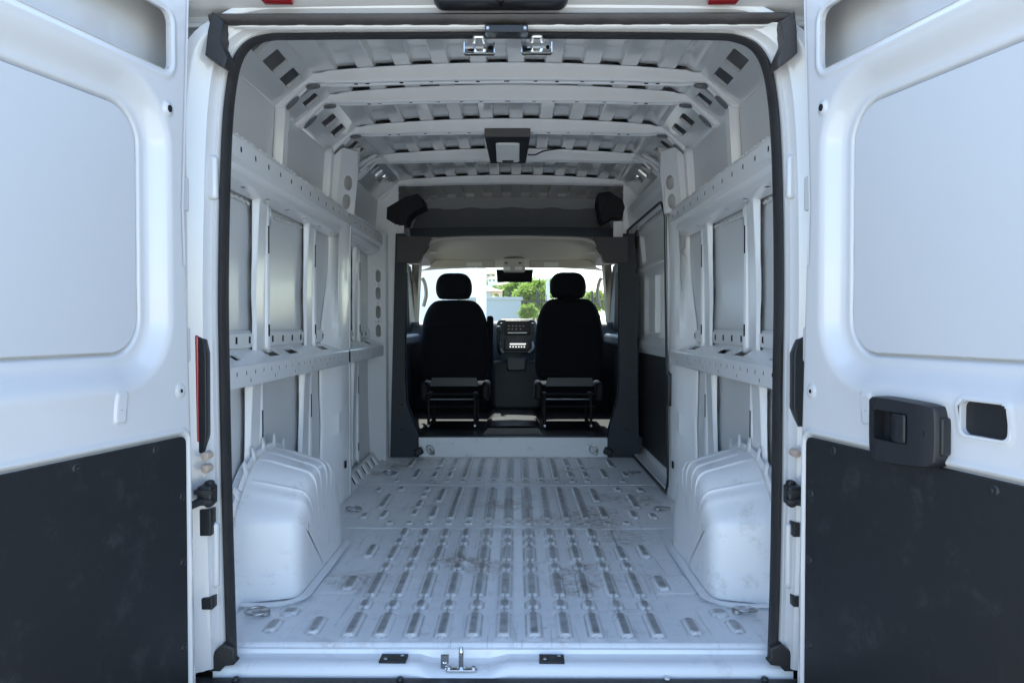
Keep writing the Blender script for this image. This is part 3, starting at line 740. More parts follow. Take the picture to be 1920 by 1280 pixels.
def roof_panel(y0, y1):
    n = max(14, int((y1-y0)/.012)); Xv = np.linspace(-.765, .765, 420); Yv = np.linspace(y0, y1, n)
    X, Y = np.meshgrid(Xv, Yv, indexing='ij')
    ph = np.abs(((X/PER+.25) % 1.0)-.5)*2             # 0..1..0
    rib = np.clip((ph-.43)/.10, 0, 1)
    m = np.clip((Y-y0-.005)/.04, 0, 1)*(1-.55*np.clip((Y-y1+.085)/.05, 0, 1))*(1-sstep(np.abs(X), .70, .735))
    Z = roof_z(X)+.036*rib*m-.004*sstep(np.abs(X), .70, .765)
    b = MB(); b.grid(np.stack([X, Y, Z], -1)); return b.build('roof_panel', 'roofskin', van, angle=22)
ys = [-.02, .85, 1.12, 1.65, 2.30, 3.08, 4.05]
for a, c in zip(ys[:-1], ys[1:]): roof_panel(a+(.10 if a > .5 else 0), c)
# coves with square windows between roof and wall
def cove(s, y0, y1, hs):
    b = MB(); A = (.910, .868); B = (.735, 1.010); L = math.hypot(A[0]-B[0], A[1]-B[1])
    holes = [rrect(y-wd/2, y+wd/2, L*.36, L*.66, .006, 2) for y, wd in hs]
    fm = side(s, lambda u, v, w: (A[0]+(B[0]-A[0])*v/L+.62*w, u, A[1]+(B[1]-A[1])*v/L+.78*w))
    b.plate([(y0, .035), (y1, .035), (y1, L-.0), (y0, L-.0)], holes, fm, rim=.012)
    b.extr([(.92, .850), (.914, .862), (.912, .866), (A[0]+(B[0]-A[0])*.035/L, A[1]+(B[1]-A[1])*.035/L)], side(s, lambda u, v, w: (u, w, v)), y0, y1)
    return b.build('roof_cove', 'roofskin', van, angle=25)
for s in (-1, 1):
    cove(s, -.02, .86, [(.18, .13), (.37, .13), (.57, .13), (.75, .11)])
    cove(s, .95, 1.13, [(1.04, .075)]); cove(s, 1.20, 1.66, [(1.36, .10), (1.53, .10)])
    cove(s, 1.76, 2.30, [(1.86, .09), (2.01, .09), (2.2, .08)]); cove(s, 2.36, 3.08, [(2.45, .09), (2.6, .09), (2.75, .09)]); cove(s, 3.14, 3.7, [(3.2, .08), (3.32, .08)])
    # stamped gusset where the fourth bow meets the pillar head
    b = MB()
    for k in range(3):
        b.tube(smooth_path([(s*(.88-.03*k), 2.06+.1*k, .84+.03*k), (s*(.83-.03*k), 2.09+.1*k, .895+.03*k), (s*(.75-.03*k), 2.13+.1*k, .955+.01*k)], 5), [.012]*10+[.008], 8, ry=.02)
    b.build('pillar_gusset', 'chrome' if False else 'paint_in', van, angle=60)
# dome lamp
b = MB(); lm = lambda u, v, w: (-.006+u, 1.66+.25*v+w*.3, .962-.078*v-w)
b.pillow([(-.115, .0), (.115, .0), (.095, 1.0), (-.095, 1.0)], -.02, .022, .006, fm=lambda u, v, w: lm(u, v, w)); lamp = b.build('load_lamp', 'plastic', van, angle=45)
MB().pillow(rrect(-.06, .06, .20, .88, .03), .018, .032, .004, fm=lambda u, v, w: lm(u, v, w)).build('lamp_lens', 'lens', lamp, angle=45)
MB().pillow(rrect(-.03, .03, .79, .84, .01), .030, .036, .001, fm=lambda u, v, w: lm(u, v, w)).build('lamp_switch', 'plastic', lamp)
MB().tube(smooth_path([(.10, 1.88, .90), (.14, 1.9, .905), (.19, 1.92, .93), (.30, 1.94, .95)], 6), .004, 6).build('lamp_cable', 'plastic', van)
# outer roof and outer side shell
b = MB(); rows = []
for y in np.linspace(.05, 4.1, 12):
    rows.append([(x, y, 1.135-.05*(x/.85)**2) for x in np.linspace(-.86, .86, 20)])
b.grid(rows); b.extr([(.86, 1.085), (.93, 1.02), (.97, .85), (1.0, .3), (1.01, -.3), (1.0, FL-.1), (.98, FL-.25)], lambda u, v, w: (u, w, v), -.05, 3.3)
b.extr([(-.86, 1.085), (-.93, 1.02), (-.97, .85), (-1.0, .3), (-1.01, -.3), (-1.0, FL-.1), (-.98, FL-.25)], lambda u, v, w: (u, w, v), -.05, 3.3)
for s in (-1, 1):                         # rear quarter faces outboard of the opening
    b.grid([[(s*x, -.132 if x < .95 else -.05, z) for x in (.84, .90, .95, 1.0)] for z in np.linspace(FL-.25, .86, 12)])
    b.grid([[(s*x, -.10 if x < .95 else -.03, z) for x in (.84, .93, .97)] for z in np.linspace(.86, 1.02, 4)])
b.build('body_shell', 'paint', van, angle=50)

# ================================================================== WHEEL ARCHES
AR = [(.300, 0), (.302, .12), (.308, .22), (.325, .285), (.385, .345), (.455, .400), (.52, .432), (.60, .448), (.70, .452), (.80, .440), (.89, .405), (.975, .335), (1.035, .24), (1.07, .12), (1.085, 0)]
for s in (-1, 1):
    P = smooth_path([Vector((y, z, 0)) for y, z in AR], 18); c = Vector((.69, .10, 0)); rows = []
    acc = 0; N = len(P)
    prof = [(.93, .0, 0), (.885, .004, .3), (.84, .016, 1), (.79, .032, 1), (.75, .044, 1), (.722, .053, 1), (.707, .061, 1), (.697, .073, 1), (.690, .090, 1), (.686, .112, .8), (.684, .15, .3)]
    TP = [((P[min(i+1, N-1)]-P[max(i-1, 0)]).normalized()) for i in range(N)]; NP = [Vector((-t.y, t.x, 0)) for t in TP]
    for i, p in enumerate(P):
        t = i/(N-1); rib = 0; nn = NP[i] if NP[i].dot(c-p) > 0 else -NP[i]
        for tc, wd, am in ((.30, .022, .7), (.335, .006, .8), (.46, .006, .9), (.53, .006, .9), (.60, .006, .9), (.67, .006, .9), (.74, .006, .8)):
            rib += am*math.exp(-((t-tc)/wd)**2*2)
        row = []
        for X, inset, k in prof:
            q = p+nn*(inset-.0048*rib*k+(.0035 if p.y > .085 else 0))
            row.append((s*(X-.0040*rib*k), q.x, FL+.004+max(q.y, 0)))
        rows.append(row)
    b = MB(); G = np.array(rows); b.grid(G)
    cap = [tuple(r[-1]) for r in rows]; cc = (s*.684, .69, FL+.004)
    b.add(cap+[cc], [(i, i+1, len(cap)) for i in range(len(cap)-1)])
    wa = b.build('wheel_arch', 'scuff', van, angle=24)
    # skirt flange on the floor
    b = MB(); fl = []
    for t in np.linspace(0, 1, 24):
        if t < .25: p = (.93-.17*t/.25, .295)
        elif t < .5: a = (t-.25)/.25*math.pi/2; p = (.76-.078*math.sin(a), .295+.10*(1-math.cos(a)))
        elif t < .8: p = (.682, .395+(t-.5)/.3*.585)
        else: a = (t-.8)/.2*math.pi/2; p = (.682+.078*(1-math.cos(a)), .98+.10*math.sin(a))
        fl.append(p)
    b.grid([[(s*x, y, FL+.012), (s*(x-.006), y-.006, FL+.011), (s*(x-(.03 if y > .33 else .008)), y-(.03 if y < .33 else .012), FL+.0095)] for x, y in fl]); b.build('arch_skirt', 'scuff', wa, angle=60)
    # toothed flange against the wall
    b = MB(); out = []
    for i, p in enumerate(P[40:-40]):
        d = (p-c).normalized()
        h = .020+(.030 if (i % 21) in (8, 9, 10, 11, 12) else 0)
        out.append(((p+d*-.004), (p+d*h)))
    b.grid([[(s*.888, a.x, FL+a.y), (s*.898, q.x, FL+q.y)] for a, q in out]); b.build('arch_flange', 'scuff', wa, angle=30, solid=.003)

# ================================================================== REAR DOORS
TH = R(76)
def rear_door(s):
    hx = -.798 if s < 0 else .768
    H = Vector((hx, -.20, 0)); du = Vector((s*math.cos(TH), -math.sin(TH), 0)); nw = Vector((-s*math.sin(TH), -math.cos(TH), 0))
    def fm(u, v, w): p = H+du*u+nw*w; return (p.x, p.y, v)
    umin = lambda z: np.interp(z, [-1.0, -.33, 0, .3, .84], [-.022, -.010, 0, .010, -.018])
    nu, nz = 230, 470; zs = np.linspace(-1.0, .93, nz); us = np.linspace(0, 1, nu)
    Uq, Z = np.meshgrid(us, zs, indexing='ij'); U = umin(Z)+(.79-umin(Z))*Uq
    Wd = np.zeros_like(U)
    d = sdrr(U, Z, .158, .70, -.066, .513, .085)
    rec = -.034*(1-sstep(d, .020, .088))
    rec -= .016*np.exp(-((d+.001)/.0055)**2)                       # gap round the flush panel
    Wd += rec
    d2 = sdrr(U, Z, .076, .70, .622, .772, .030); Wd += .004*np.exp(-((d2-.012)/.008)**2)
    slot = d2 < 0
    d3 = np.hypot(U-.087, Z-.532); Wd += .006*(1-sstep(d3, .010, .020))-.0*d3
    d4 = np.hypot(U-.051, Z+.165); Wd += .004*(1-sstep(d4, .014, .018))
    d5 = sdrr(U, Z, .240, .272, -.22, -.153, .006); Wd += .005*(1-sstep(d5, -.002, .004))
    d6 = sdrr(U, Z, .030, .76, -1.3, -.277, .022); Wd += .006*np.exp(-((d6-.010)/.007)**2)-.006*(1-sstep(d6, -.002, .004))
    Wd -= .035*(1-sstep(U-umin(Z), .0, .030))**2*.6                 # rolled edge towards the hinges
    Wd -= .003*np.exp(-((U-umin(Z)-.026)/.0035)**2)*(Z > .15)        # hem of the inner sheet
    Wd += .010*np.exp(-((Z+.125)/.05)**2)*sstep(U, .12, .3)
    if s > 0:
        d7 = sdrr(U, Z, .519, .622, -.207, -.143, .014); Wd += .0018*(1-sstep(np.abs(d7-.006), .003, .010)); slot = slot | (d7 < .0045)
    mask = ~(slot[:-1, :-1] & slot[1:, :-1] & slot[:-1, 1:] & slot[1:, 1:])
    P = H[None, None, :] if False else None
    pts = np.stack([H.x+du.x*U+nw.x*Wd, H.y+du.y*U+nw.y*Wd, Z], -1)
    b = MB(); b.grid(pts, mask)
    # edge return + outer skin
    b.grid([[fm(float(umin(z)), z, -.021), fm(float(umin(z))-.012, z, -.035), fm(float(umin(z))-.014, z, -.085)] for z in zs[::10]])
    b.grid([[fm(.79, z, 0), fm(.80, z, -.01), fm(.80, z, -.085)] for z in zs[::10]])
    b.grid([[fm(u, z, -.085) for u in np.linspace(-.03, .80, 12)] for z in np.linspace(-1.0, .93, 20)])
    b.grid([[fm(u, .93, w_) for w_ in (0, -.085)] for u in np.linspace(-.02, .80, 10)])
    label = 'right rear door with a black inner handle' if s > 0 else 'left rear door without a handle'
    D = b.build('rear_door', 'paint', van, angle=40, label=label)
    # slot walls and its deep backing
    q = MB(); sl = rrect(.078, .698, .624, .770, .028, 6)
    q.grid([[fm(u, v, .003), fm(u, v, -.004), fm(.388+(u-.388)*1.006, .697+(v-.697)*1.04, -.012)] for u, v in sl+sl[:1]])
    q.build('slot_rim', 'paint', D, angle=50)
    # flush panel inside the recess
    q = MB(); q.pillow(rrect(.1615, .6965, -.0625, .5095, .0815, 8), -.0385, -.0325, .003, fm=fm); q.build('recess_panel', 'doorpanel', D, angle=50)
    q = MB(); q.pillow(rrect(.034, .757, -.995, -.281, .018, 5), -.006, .004, .002, fm=fm); bd = q.build('lower_board', 'board', D, angle=50)
    # board clips
    cl = [(143, 860), (292, 834), (343, 930), (345, 1053), (347, 1212)] if s < 0 else [(1562, 834), (1865, 890), (1520, 925), (1517, 1049), (1517, 1208)]
    for px, py in cl:
        dd = ray(px, py); o = Vector((CX, CY, 0)); t = ((H-o).dot(nw)+.004)/dd.dot(nw); X = o+dd*t; u = max(.050, (X-H).dot(du)); z = min(X.z, -.300)
        k = MB(); b0 = 18
        for ring in ((0.0, .0095), (.006, .0095), (.0085, .0085), (.0105, .0045)): pass
        V = []; F = []; prof = [(0.0012, .0046), (.0035, .0062), (.0070, .0066), (.0090, .0058), (.0105, .0040)]
        for i in range(16):
            a = 2*math.pi*i/16
            for r, h_ in prof: V.append(fm(u+r*math.cos(a), z+r*math.sin(a), h_))
        for i in range(16):
            for j in range(len(prof)-1):
                F.append((i*5+j, ((i+1) % 16)*5+j, ((i+1) % 16)*5+j+1, i*5+j+1))
        k.add(V, F); k.build('board_clip', 'plastic', bd)
    def disc(u, v, ru, rv, w, name, mt, th=.002):
        k = MB(); k.prism(oval(u, v, ru, rv, 16), fm, w-th, w+.001); k.build(name, mt, D)
    disc(.087, .532, .0075, .009, .0065, 'drain_hole', 'hole'); disc(.051, -.165, .004, .005, .0045, 'screw_hole', 'hole'); disc(.256, -.187, .0042, .0055, .0055, 'screw_hole', 'hole')
    if s > 0:
        k = MB(); k.prism(rrect(.500, .640, -.222, -.128, .013), fm, -.012, -.008); k.build('access_cover', 'board', D)
        k = MB(); sl = rrect(.519, .622, -.207, -.143, .014, 5); k.grid([[fm(.5705+(u-.5705)*1.16, -.175+(v+.175)*1.22, .0012), fm(.5705+(u-.5705)*1.10, -.175+(v+.175)*1.16, .0042), fm(u, v, .0036), fm(u, v, -.012)] for u, v in sl+sl[:1]]); k.build('access_rim', 'paint', D)
        fm0 = fm
        fm = lambda u, v, w: fm0(.302+(u-.255)*.86, v, w)
        k = MB(); out = [(.258, -.160), (.300, -.154), (.40, -.156), (.452, -.160), (.466, -.172), (.467, -.25), (.460, -.272), (.44, -.279), (.36, -.286), (.285, -.288), (.264, -.278), (.256, -.25), (.255, -.18)]
        out = [(p.x, p.y) for p in smooth_path([Vector((u, v, 0)) for u, v in out], 4, True)]
        hol = rrect(.279, .393, -.243, -.180, .006, 3)
        k.plate(out, [hol], lambda u, v, w: fm(u, v, .040-.35*max(0, abs(u-.36)-.07)**1.2-w), rim=.03, grid=.012)
        k.grid([[fm(u, v, .040-.35*max(0, abs(u-.36)-.07)**1.2), fm(.361+(u-.361)*1.03, -.222+(v+.222)*1.04, .030), fm(.361+(u-.361)*1.03, -.222+(v+.222)*1.04, -.002)] for u, v in out+out[:1]])
        hd = k.build('door_handle', 'plastic', D, angle=50)
        k = MB(); k.prism(hol, fm, .008, .011); k.build('handle_well', 'plastic', hd)
        rows = []
        for v in np.linspace(-.241, -.182, 8):
            rows.append([fm(u, v, .012+.030*math.sin(min(1, (u-.300)/.07)*math.pi/2)) for u in np.linspace(.305, .391, 10)])
        k = MB(); k.grid(rows); k.build('pull_lever', 'plastic', hd, angle=60, solid=.003)
        k = MB(); k.prism(oval(.438, -.214, .007, .008, 14), fm, .030, .0385); k.build('key_hole', 'hole', hd)
        k = MB(); k.pillow(rrect(.455, .478, -.255, -.180, .006), .0, .022, .004, fm=fm); k.build('handle_base', 'plastic', hd)
        fm = fm0
    # hinges near the pillar
    for z in (.34, -.05, -.62):
        k = MB(); k.pillow(rrect(-.020, .012, z-.045, z+.045, .006), -.07, -.02, .006, fm=fm); k.build('hinge', 'paint', D)
    return D
rear_door(-1); rear_door(1)

# ================================================================== CAB
CF = -.774                                # cab floor
b = MB(); xl = WY(780, 840, 3.10)[0]; xr = WY(1143, 840, 3.10)[0]
holes = [oval(WY(x, y, 3.1)[0], WY(x, y, 3.1)[2], .006, .006, 8) for x, y in ((862, 834), (961, 837), (963, 846), (1028, 828), (1060, 834))]
b.plate([(xl-.03, FL), (xr+.03, FL), (xr, FL+.02), (xr, CF), (xl, CF), (xl, FL+.02)], holes, lambda u, v, w: (u, 3.095+w-.1*(v-FL), v), rim=.01); b.box(xl-.02, xr+.02, 3.10, 3.14, FL, CF-.002)
b.build('cab_step', 'scuff', van)
MB().box(-.95, .95, 3.12, 4.95, CF-.08, CF).build('cab_floor', 'floormat', van)
b = MB(); b.grid([[(-.20, y, CF), (-.165, y, CF+.045+.01*math.sin(y*9)), (-.14, y, CF+.055), (.02, y, CF+.06), (.17, y, CF+.055), (.195, y, CF+.045+.01*math.sin(y*7)), (.23, y, CF)] for y in np.linspace(3.25, 4.5, 16)])
b.add([(-.20, 3.25, CF), (-.165, 3.25, CF+.045), (.195, 3.25, CF+.045), (.23, 3.25, CF)], [(0, 1, 2, 3)]); b.build('floor_tunnel', 'floormat', van, angle=50)
# dark pillar trims at the end of the load bay
for s, P in ((-1, [(744, 440), (740, 600), (736, 753), (734, 860), (783, 860), (783, 817), (760, 758), (757, 700), (757, 496), (758, 440)]), (1, [(1170, 440), (1164, 496), (1164, 700), (1162, 745), (1141, 817), (1141, 860), (1197, 860), (1194, 753), (1192, 600), (1188, 440)])):
    q = [WY(x, y, 3.07) for x, y in P]
    b = MB(); b.prism([(p[0], p[2]) for p in q], lambda u, v, w: (u, w, v), 3.07, 3.16); tr = b.build('pillar_trim', 'trim', van, bevel=.008)
    for (x, y) in (((752, 760), (752, 806)) if s < 0 else ((1176, 760), (1176, 806))):
        p = WY(x, y, 3.07); MB().lathe([(0, -.006), (.009, -.006), (.012, 0)], (p[0], 3.07, p[2]), 'y', 12).build('trim_clip', 'plastic', tr)
    p = WY(785 if s < 0 else 1140, 846, 3.06); MB().obox((p[0], 3.06, p[2]), (.06, .05, .05), (0, s*.4, 0)).build('trim_foot', 'plastic', tr, bevel=.01)
    x0 = WY(746 if s < 0 else 1175, 445, 3.05)[0]
    Q = [(746, 444), (806, 446), (800, 462), (790, 476), (785, 490), (746, 490)] if s < 0 else [(1175, 446), (1115, 446), (1121, 462), (1130, 476), (1135, 490), (1175, 490)]
    q = [WY(x, y, 3.05) for x, y in Q]; b = MB(); b.prism([(p[0], p[2]) for p in q], lambda u, v, w: (u, w, v), 3.05, 3.14); b.build('corner_trim', 'brownfelt', van, bevel=.006)
# overhead shelf: grey strip, charcoal panel, lower band
def band(name, mt, y_top, y_bot, Y0, Y1, xl0, xr0, xl1, xr1, bulge=.0, n=24, wavy=False):
    b = MB(); rows = []
    for i in range(n+1):
        t = i/n; r = []
        for k in range(9):
            q = k/8; py = y_top+(y_bot-y_top)*q; Y = Y0+(Y1-Y0)*q-bulge*math.sin(math.pi*q)
            xa = xl0+(xl1-xl0)*q; xb = xr0+(xr1-xr0)*q; px = xa+(xb-xa)*t
            arc = 7*(1-(2*t-1)**2)*0
            p = WY(px, py, Y); z = p[2]+.012*(1-(2*t-1)**2)
            if wavy and k == 8: z += .012*max(0, math.sin(t*math.pi*9))**.5 if math.sin(t*math.pi*9) > 0 else 0
            r.append((p[0], Y, z))
        rows.append(r)
    b.grid(rows); return b.build(name, mt, van, angle=50)
band('shelf_lip', 'lipgrey', 373, 394, 3.96, 3.80, 795, 1125, 792, 1128, wavy=True)
band('overhead_shelf', 'shelfgrey', 389, 430, 3.84, 3.36, 788, 1131, 772, 1148, bulge=-.06)
band('shelf_edge', 'trimband', 428, 446, 3.36, 3.24, 768, 1152, 770, 1160, bulge=.02)
MB().box(-.90, .90, 4.06, 4.08, .7, 1.02).build('shelf_backing', 'paint_in', van)
for s in (-1, 1):
    wi = .71 if s > 0 else .74
    MB().box(min(s*wi, s*.80), max(s*wi, s*.80), 3.13, 3.145, .56, .72).build('corner_web', 'paint_in', van)
    pts = [(728, 392), (762, 372), (785, 366), (797, 378), (800, 391), (780, 400), (768, 412), (765, 424), (745, 425), (727, 414)] if s < 0 else [(1120, 365), (1140, 362), (1165, 378), (1170, 392), (1164, 412), (1150, 410), (1130, 421), (1124, 414), (1118, 385)]
    q = [WY(x, y, 3.18) for x, y in pts]; b = MB(); b.pillow([(p[0], p[2]) for p in q], 3.10, 3.30, .015)
    fo = b.build('foam_block', 'foam', van, angle=40)
    for k in range(3):
        u = q[0] if s < 0 else q[0]; c = WY((745+14*k) if s < 0 else (1130+12*k), (398-8*k) if s < 0 else (385+4*k), 3.08)
        MB().obox((c[0], 3.10, c[2]), (.022, .03, .07), (0, s*.5, 0)).build('foam_rib', 'foam', fo, bevel=.004)
# beige headliner and its rear moulding
b = MB(); rows = []
for px, py in [(784, 492), (790, 476), (800, 460), (818, 450), (850, 447), (960, 445), (1070, 447), (1102, 450), (1120, 460), (1130, 476), (1136, 492)]:
    p = WY(px, py, 3.13); rows.append(Vector(p))
RS = smooth_path(rows, 4)
b.tube(RS, .014, 8, up=(0, 1, 0)); b.build('headliner_moulding', 'beige_pl', van)
b = MB(); top = []
for i, p in enumerate(RS):
    t = i/(len(RS)-1); e = (2*t-1)
    zf = .505-.05*abs(e)**4
    top.append([(p.x, 3.13, p.z), (p.x*1.0, 3.35, max(p.z, .50)+.035*(1-abs(e)**3)), (p.x*1.0, 3.75, .575-.06*abs(e)**3), (p.x*1.02, 4.1, .545-.06*abs(e)**3), (e*.80, 4.36, .492-.03*abs(e)**3)])
b.grid(top); hl = b.build('headliner', 'beige', van, angle=60)
for s in (-1, 1): MB().lathe([(0, -.004), (.03, -.006), (.045, -.002), (.05, .004)], (s*.6, 3.55, .545), 'z', 16).build('speaker_grille', 'beige_pl', hl)
# sun visors with labels, overhead console, mirror display
for s, xa, xb, la, lb in ((-1, 806, 928, 875, 904), (1, 992, 1118, 1020, 1047)):
    a = WY(xa, 503, 4.05); c = WY(xb, 489, 4.05)
    b = MB(); b.pillow(rrect(a[0], c[0], a[2]+.002, c[2]+.008, .02), 4.04, 4.065, .010); v = b.build('sun_visor', 'beige', van, angle=50)
    p0 = WY(la, 500, 4.035); p1 = WY(lb, 492, 4.035); MB().box(p0[0], p1[0], 4.0345, 4.0395, p0[2], p1[2]).build('visor_label', 'label', v)
a = WY(943, 510, 4.0); c = WY(985, 486, 4.0); b = MB(); b.pillow(rrect(a[0], c[0], a[2], c[2]+.01, .02), 3.98, 4.1, .012); oc = b.build('overhead_console', 'beige_pl', van, angle=50)
for px in (950, 972): p = WY(px, 503, 3.98); MB().pillow(rrect(p[0]-.03, p[0]+.03, p[2]-.015, p[2]+.015, .01), 3.972, 3.99, .004).build('map_lamp', 'lens', oc)
for px in (949, 975): p = WY(px, 493, 3.98); MB().box(p[0]-.012, p[0]+.012, 3.975, 3.982, p[2]-.006, p[2]+.006).build('console_button', 'plastic', oc)
a = WY(930, 529, 4.08); c = WY(1000, 505, 4.08); b = MB(); b.pillow([(a[0]+.012, a[2]), (c[0]-.012, a[2]), (c[0], c[2]), (a[0], c[2])], 4.07, 4.11, .008); b.build('rear_view_display', 'seat', van, angle=50)
# windscreen, A pillars, cab sides
b = MB(); rows = []
for i in range(17):
    e = -1+i/8; rows.append([(e*(.80+.13*q), 4.33+(5.12-4.33)*q-.10*e*e, .485-.03*e*e+(.0-.485+.03*e*e)*q) for q in np.linspace(0, 1, 8)])
b.grid(rows); b.build('windscreen', 'glass', van, angle=60)
for s in (-1, 1):
    b = MB(); rows = []
    for q in np.linspace(0, 1, 10):
        y = 4.20+.80*q; z = .50-.50*q; x = .765+.13*q
        rows.append([(s*x, y-.05, z), (s*(x-.018), y-.01, z), (s*(x-.005), y+.03, z+.01), (s*(x+.06), y+.03, z+.01), (s*(x+.06), y-.06, z)])
    b.grid(rows); b.grid([[(s*.765, 4.15, .50), (s*.84, 4.15, .50), (s*.90, 3.9, .48)], [(s*.80, 3.2, .55), (s*.86, 3.2, .53), (s*.92, 3.2, .50)]])
    ap = b.build('a_pillar_trim', 'beige_pl', van, angle=60)
    MB().tube(smooth_path([(s*.755, 4.28, .40), (s*.735, 4.30, .35), (s*.735, 4.38, .26), (s*.765, 4.45, .17)], 5), .016, 8).build('grab_handle', 'beige_pl', ap)
    # cab door
    b = MB(); y_ = 3.16 if s < 0 else 3.45
    b.plate([(y_, CF), (4.95, CF), (4.95, -.02), (4.22, .49), (y_, .52)], [[(y_+.14, -.06), (4.62, -.06), (4.55, .0), (4.08, .43), (y_+.16, .44)]], lambda u, v, w: (s*(.90-.12*max(0, v)+w), u, v), rim=.06)
    cd = b.build('cab_door', 'trim', van, angle=40)
    MB().add([(s*(.935-.12*max(0, v)), u, v) for u, v in [(3.33, -.07), (4.63, -.07), (4.55, .0), (4.08, .44), (3.35, .45)]], [(0, 1, 2, 3, 4)]).build('door_glass', 'glass', cd)
    b = MB(); b.pillow(rrect(3.45, 4.5, -.16, -.07, .03), 0, .09, .025, fm=lambda u, v, w: (s*(.80+w), u, v)); b.build('armrest', 'trim', cd, angle=60)
    # seat belt on the pillar
    b = MB(); b.grid([[(s*.80, 3.19, .30), (s*.80, 3.235, .30)], [(s*.84, 3.19, -.70), (s*.84, 3.235, -.70)]]); b.build('seat_belt', 'seat', van, solid=.003)
    MB().obox((s*.80, 3.2, .30), (.04, .05, .07)).build('belt_guide', 'plastic', van, bevel=.01)
    # upper cab side
    b = MB(); b.extr([(.80, .50), (.885, .54), (.89, .80), (.86, 1.10)], side(s, lambda u, v, w: (u, w, v)), 3.12, 4.42); b.build('cab_upper_side', 'paint', van)
    # outer cab panels
    b = MB(); b.extr([(.96, CF-.2), (.985, -.3), (.975, -.08)], side(s, lambda u, v, w: (u, w, v)), 3.1, 5.0); b.build('cab_side', 'paint', van)
b = MB(); rows = []
for i in range(13):
    e = -1+i/6; rows.append([(e*.93, 5.10-.10*e*e, .0), (e*.94, 5.3-.15*e*e, -.06), (e*.93, 5.75-.2*e*e, -.28), (e*.90, 5.85-.2*e*e, -.5), (e*.90, 5.85-.2*e*e, -1.15)])
b.grid(rows); b.build('bonnet', 'paint', van, angle=40)
b = MB(); b.grid([[(x, 3.3, 1.135-.05*(x/.85)**2), (x, 4.15, 1.09-.05*(x/.85)**2), (x, 4.5, .80), (x, 4.40, .51)] for x in np.linspace(-.86, .86, 8)]); b.build('cab_roof', 'paint', van)
# dashboard
b = MB(); rows = []
for x in np.linspace(-.92, .92, 40):
    c_ = math.exp(-((x-.0)/.22)**4); f = 4.62-.14*c_
    rows.append([(x, 5.12, -.005), (x, 4.8, .015), (x, f+.06, .03+.01*c_), (x, f, .0), (x, f-.02, -.12), (x, f-.03-.04*c_, -.30), (x, f+.05-.1*c_, -.45), (x, f+.25-.2*c_, CF)])
b.grid(rows); dash = b.build('dashboard', 'trim', van, angle=60)
def atd(px, py, Y): return WY(px, py, Y)
a = atd(946, 628, 4.42); c = atd(994, 601, 4.42); MB().pillow(rrect(a[0], c[0], a[2], c[2], .01), 4.405, 4.47, .008).build('media_screen', 'screen', dash, angle=50)
for k in range(9):
    px = 953+7*(k % 5)+rng.random()*2; py = 611+6*(k//5); p = atd(px, py, 4.404); MB().box(p[0]-.005, p[0]+.005, 4.4, 4.4065, p[2]-.003, p[2]+.003).build('screen_icon', 'icon', dash)
a = atd(952, 624.5, 4.404); c = atd(988, 623, 4.404); MB().box(a[0], c[0], 4.40, 4.4065, a[2], c[2]).build('screen_bar', 'steel', dash)
a = atd(945, 657, 4.40); c = atd(994, 632, 4.40); MB().pillow(rrect(atd(931, 661, 4.44)[0], atd(1006, 661, 4.44)[0], atd(960, 664, 4.44)[2], atd(960, 598, 4.44)[2], .05), 4.425, 4.52, .02).build('centre_fascia', 'seatplastic', dash, angle=60); cs_ = MB().pillow(rrect(a[0], c[0], a[2], c[2], .012), 4.38, 4.47, .012).build('centre_stack', 'plastic', dash, angle=50)
for px in (952, 988):
    p = atd(px, 637, 4.38); MB().lathe([(0, -.02), (.013, -.02), (.016, 0)], (p[0], 4.38, p[2]), 'y', 14).build('knob', 'plastic', cs_)
a = atd(958, 643, 4.378); c = atd(984, 634, 4.378); MB().box(a[0], c[0], 4.374, 4.382, a[2], c[2]).build('radio_slot', 'seatplastic', cs_)
a = atd(956, 646, 4.376); c = atd(986, 643.5, 4.376); MB().box(a[0], c[0], 4.370, 4.381, a[2], c[2]).build('chrome_strip', 'chrome', cs_)
for k in range(6):
    p = atd(957+5.2*k, 650, 4.376); MB().pillow(rrect(p[0]-.008, p[0]+.008, p[2]-.007, p[2]+.007, .003), 4.370, 4.381, .002).build('switch', 'chrome', cs_)
for px in (940, 999):
    a = atd(px-3.5, 625, 4.43); c = atd(px+3.5, 605, 4.43); MB().pillow(rrect(a[0], c[0], a[2], c[2], .01), 4.41, 4.47, .006).build('air_vent', 'seatplastic', dash, angle=50)
for px in (921, 1010):
    a = atd(px-5, 640, 4.60); c = atd(px+5, 612, 4.60); MB().pillow(rrect(a[0], c[0], a[2], c[2], .01), 4.57, 4.65, .006).build('side_vent', 'seatplastic', dash, angle=50)
for px, sx in ((937, -1), (998, 1)):
    p = atd(px, 652, 4.40); MB().tube(smooth_path([(p[0], 4.40, p[2]+.05), (p[0]+.005*sx, 4.38, p[2]), (p[0]-.03*sx, 4.37, p[2]-.04)], 4), .012, 8).build('bezel_wing', 'steel', dash)
a = atd(950, 695, 4.30); c = atd(986, 670, 4.30); MB().pillow(rrect(a[0], c[0], a[2], c[2], .02), 4.28, 4.5, .012).build('cup_holder', 'seatplastic', dash, angle=50)
MB().pillow(rrect(-.17, .25, CF+.05, -.30, .04), 4.36, 4.6, .03).build('lower_console', 'trim', dash, angle=50)
p = atd(935, 650, 4.35); MB().tube(smooth_path([(p[0]+.01, 4.40, p[2]-.06), (p[0], 4.34, p[2]), (p[0], 4.33, p[2]+.12)], 4), .013, 8).lathe([(0, -.03), (.02, -.025), (.026, 0), (.02, .025), (0, .03)], (p[0], 4.33, p[2]+.15), 'z', 14).build('gear_lever', 'plastic', dash)
c = Vector((-.42, 4.15, -.05)); m_ = Euler((R(-38), 0, 0)).to_matrix()
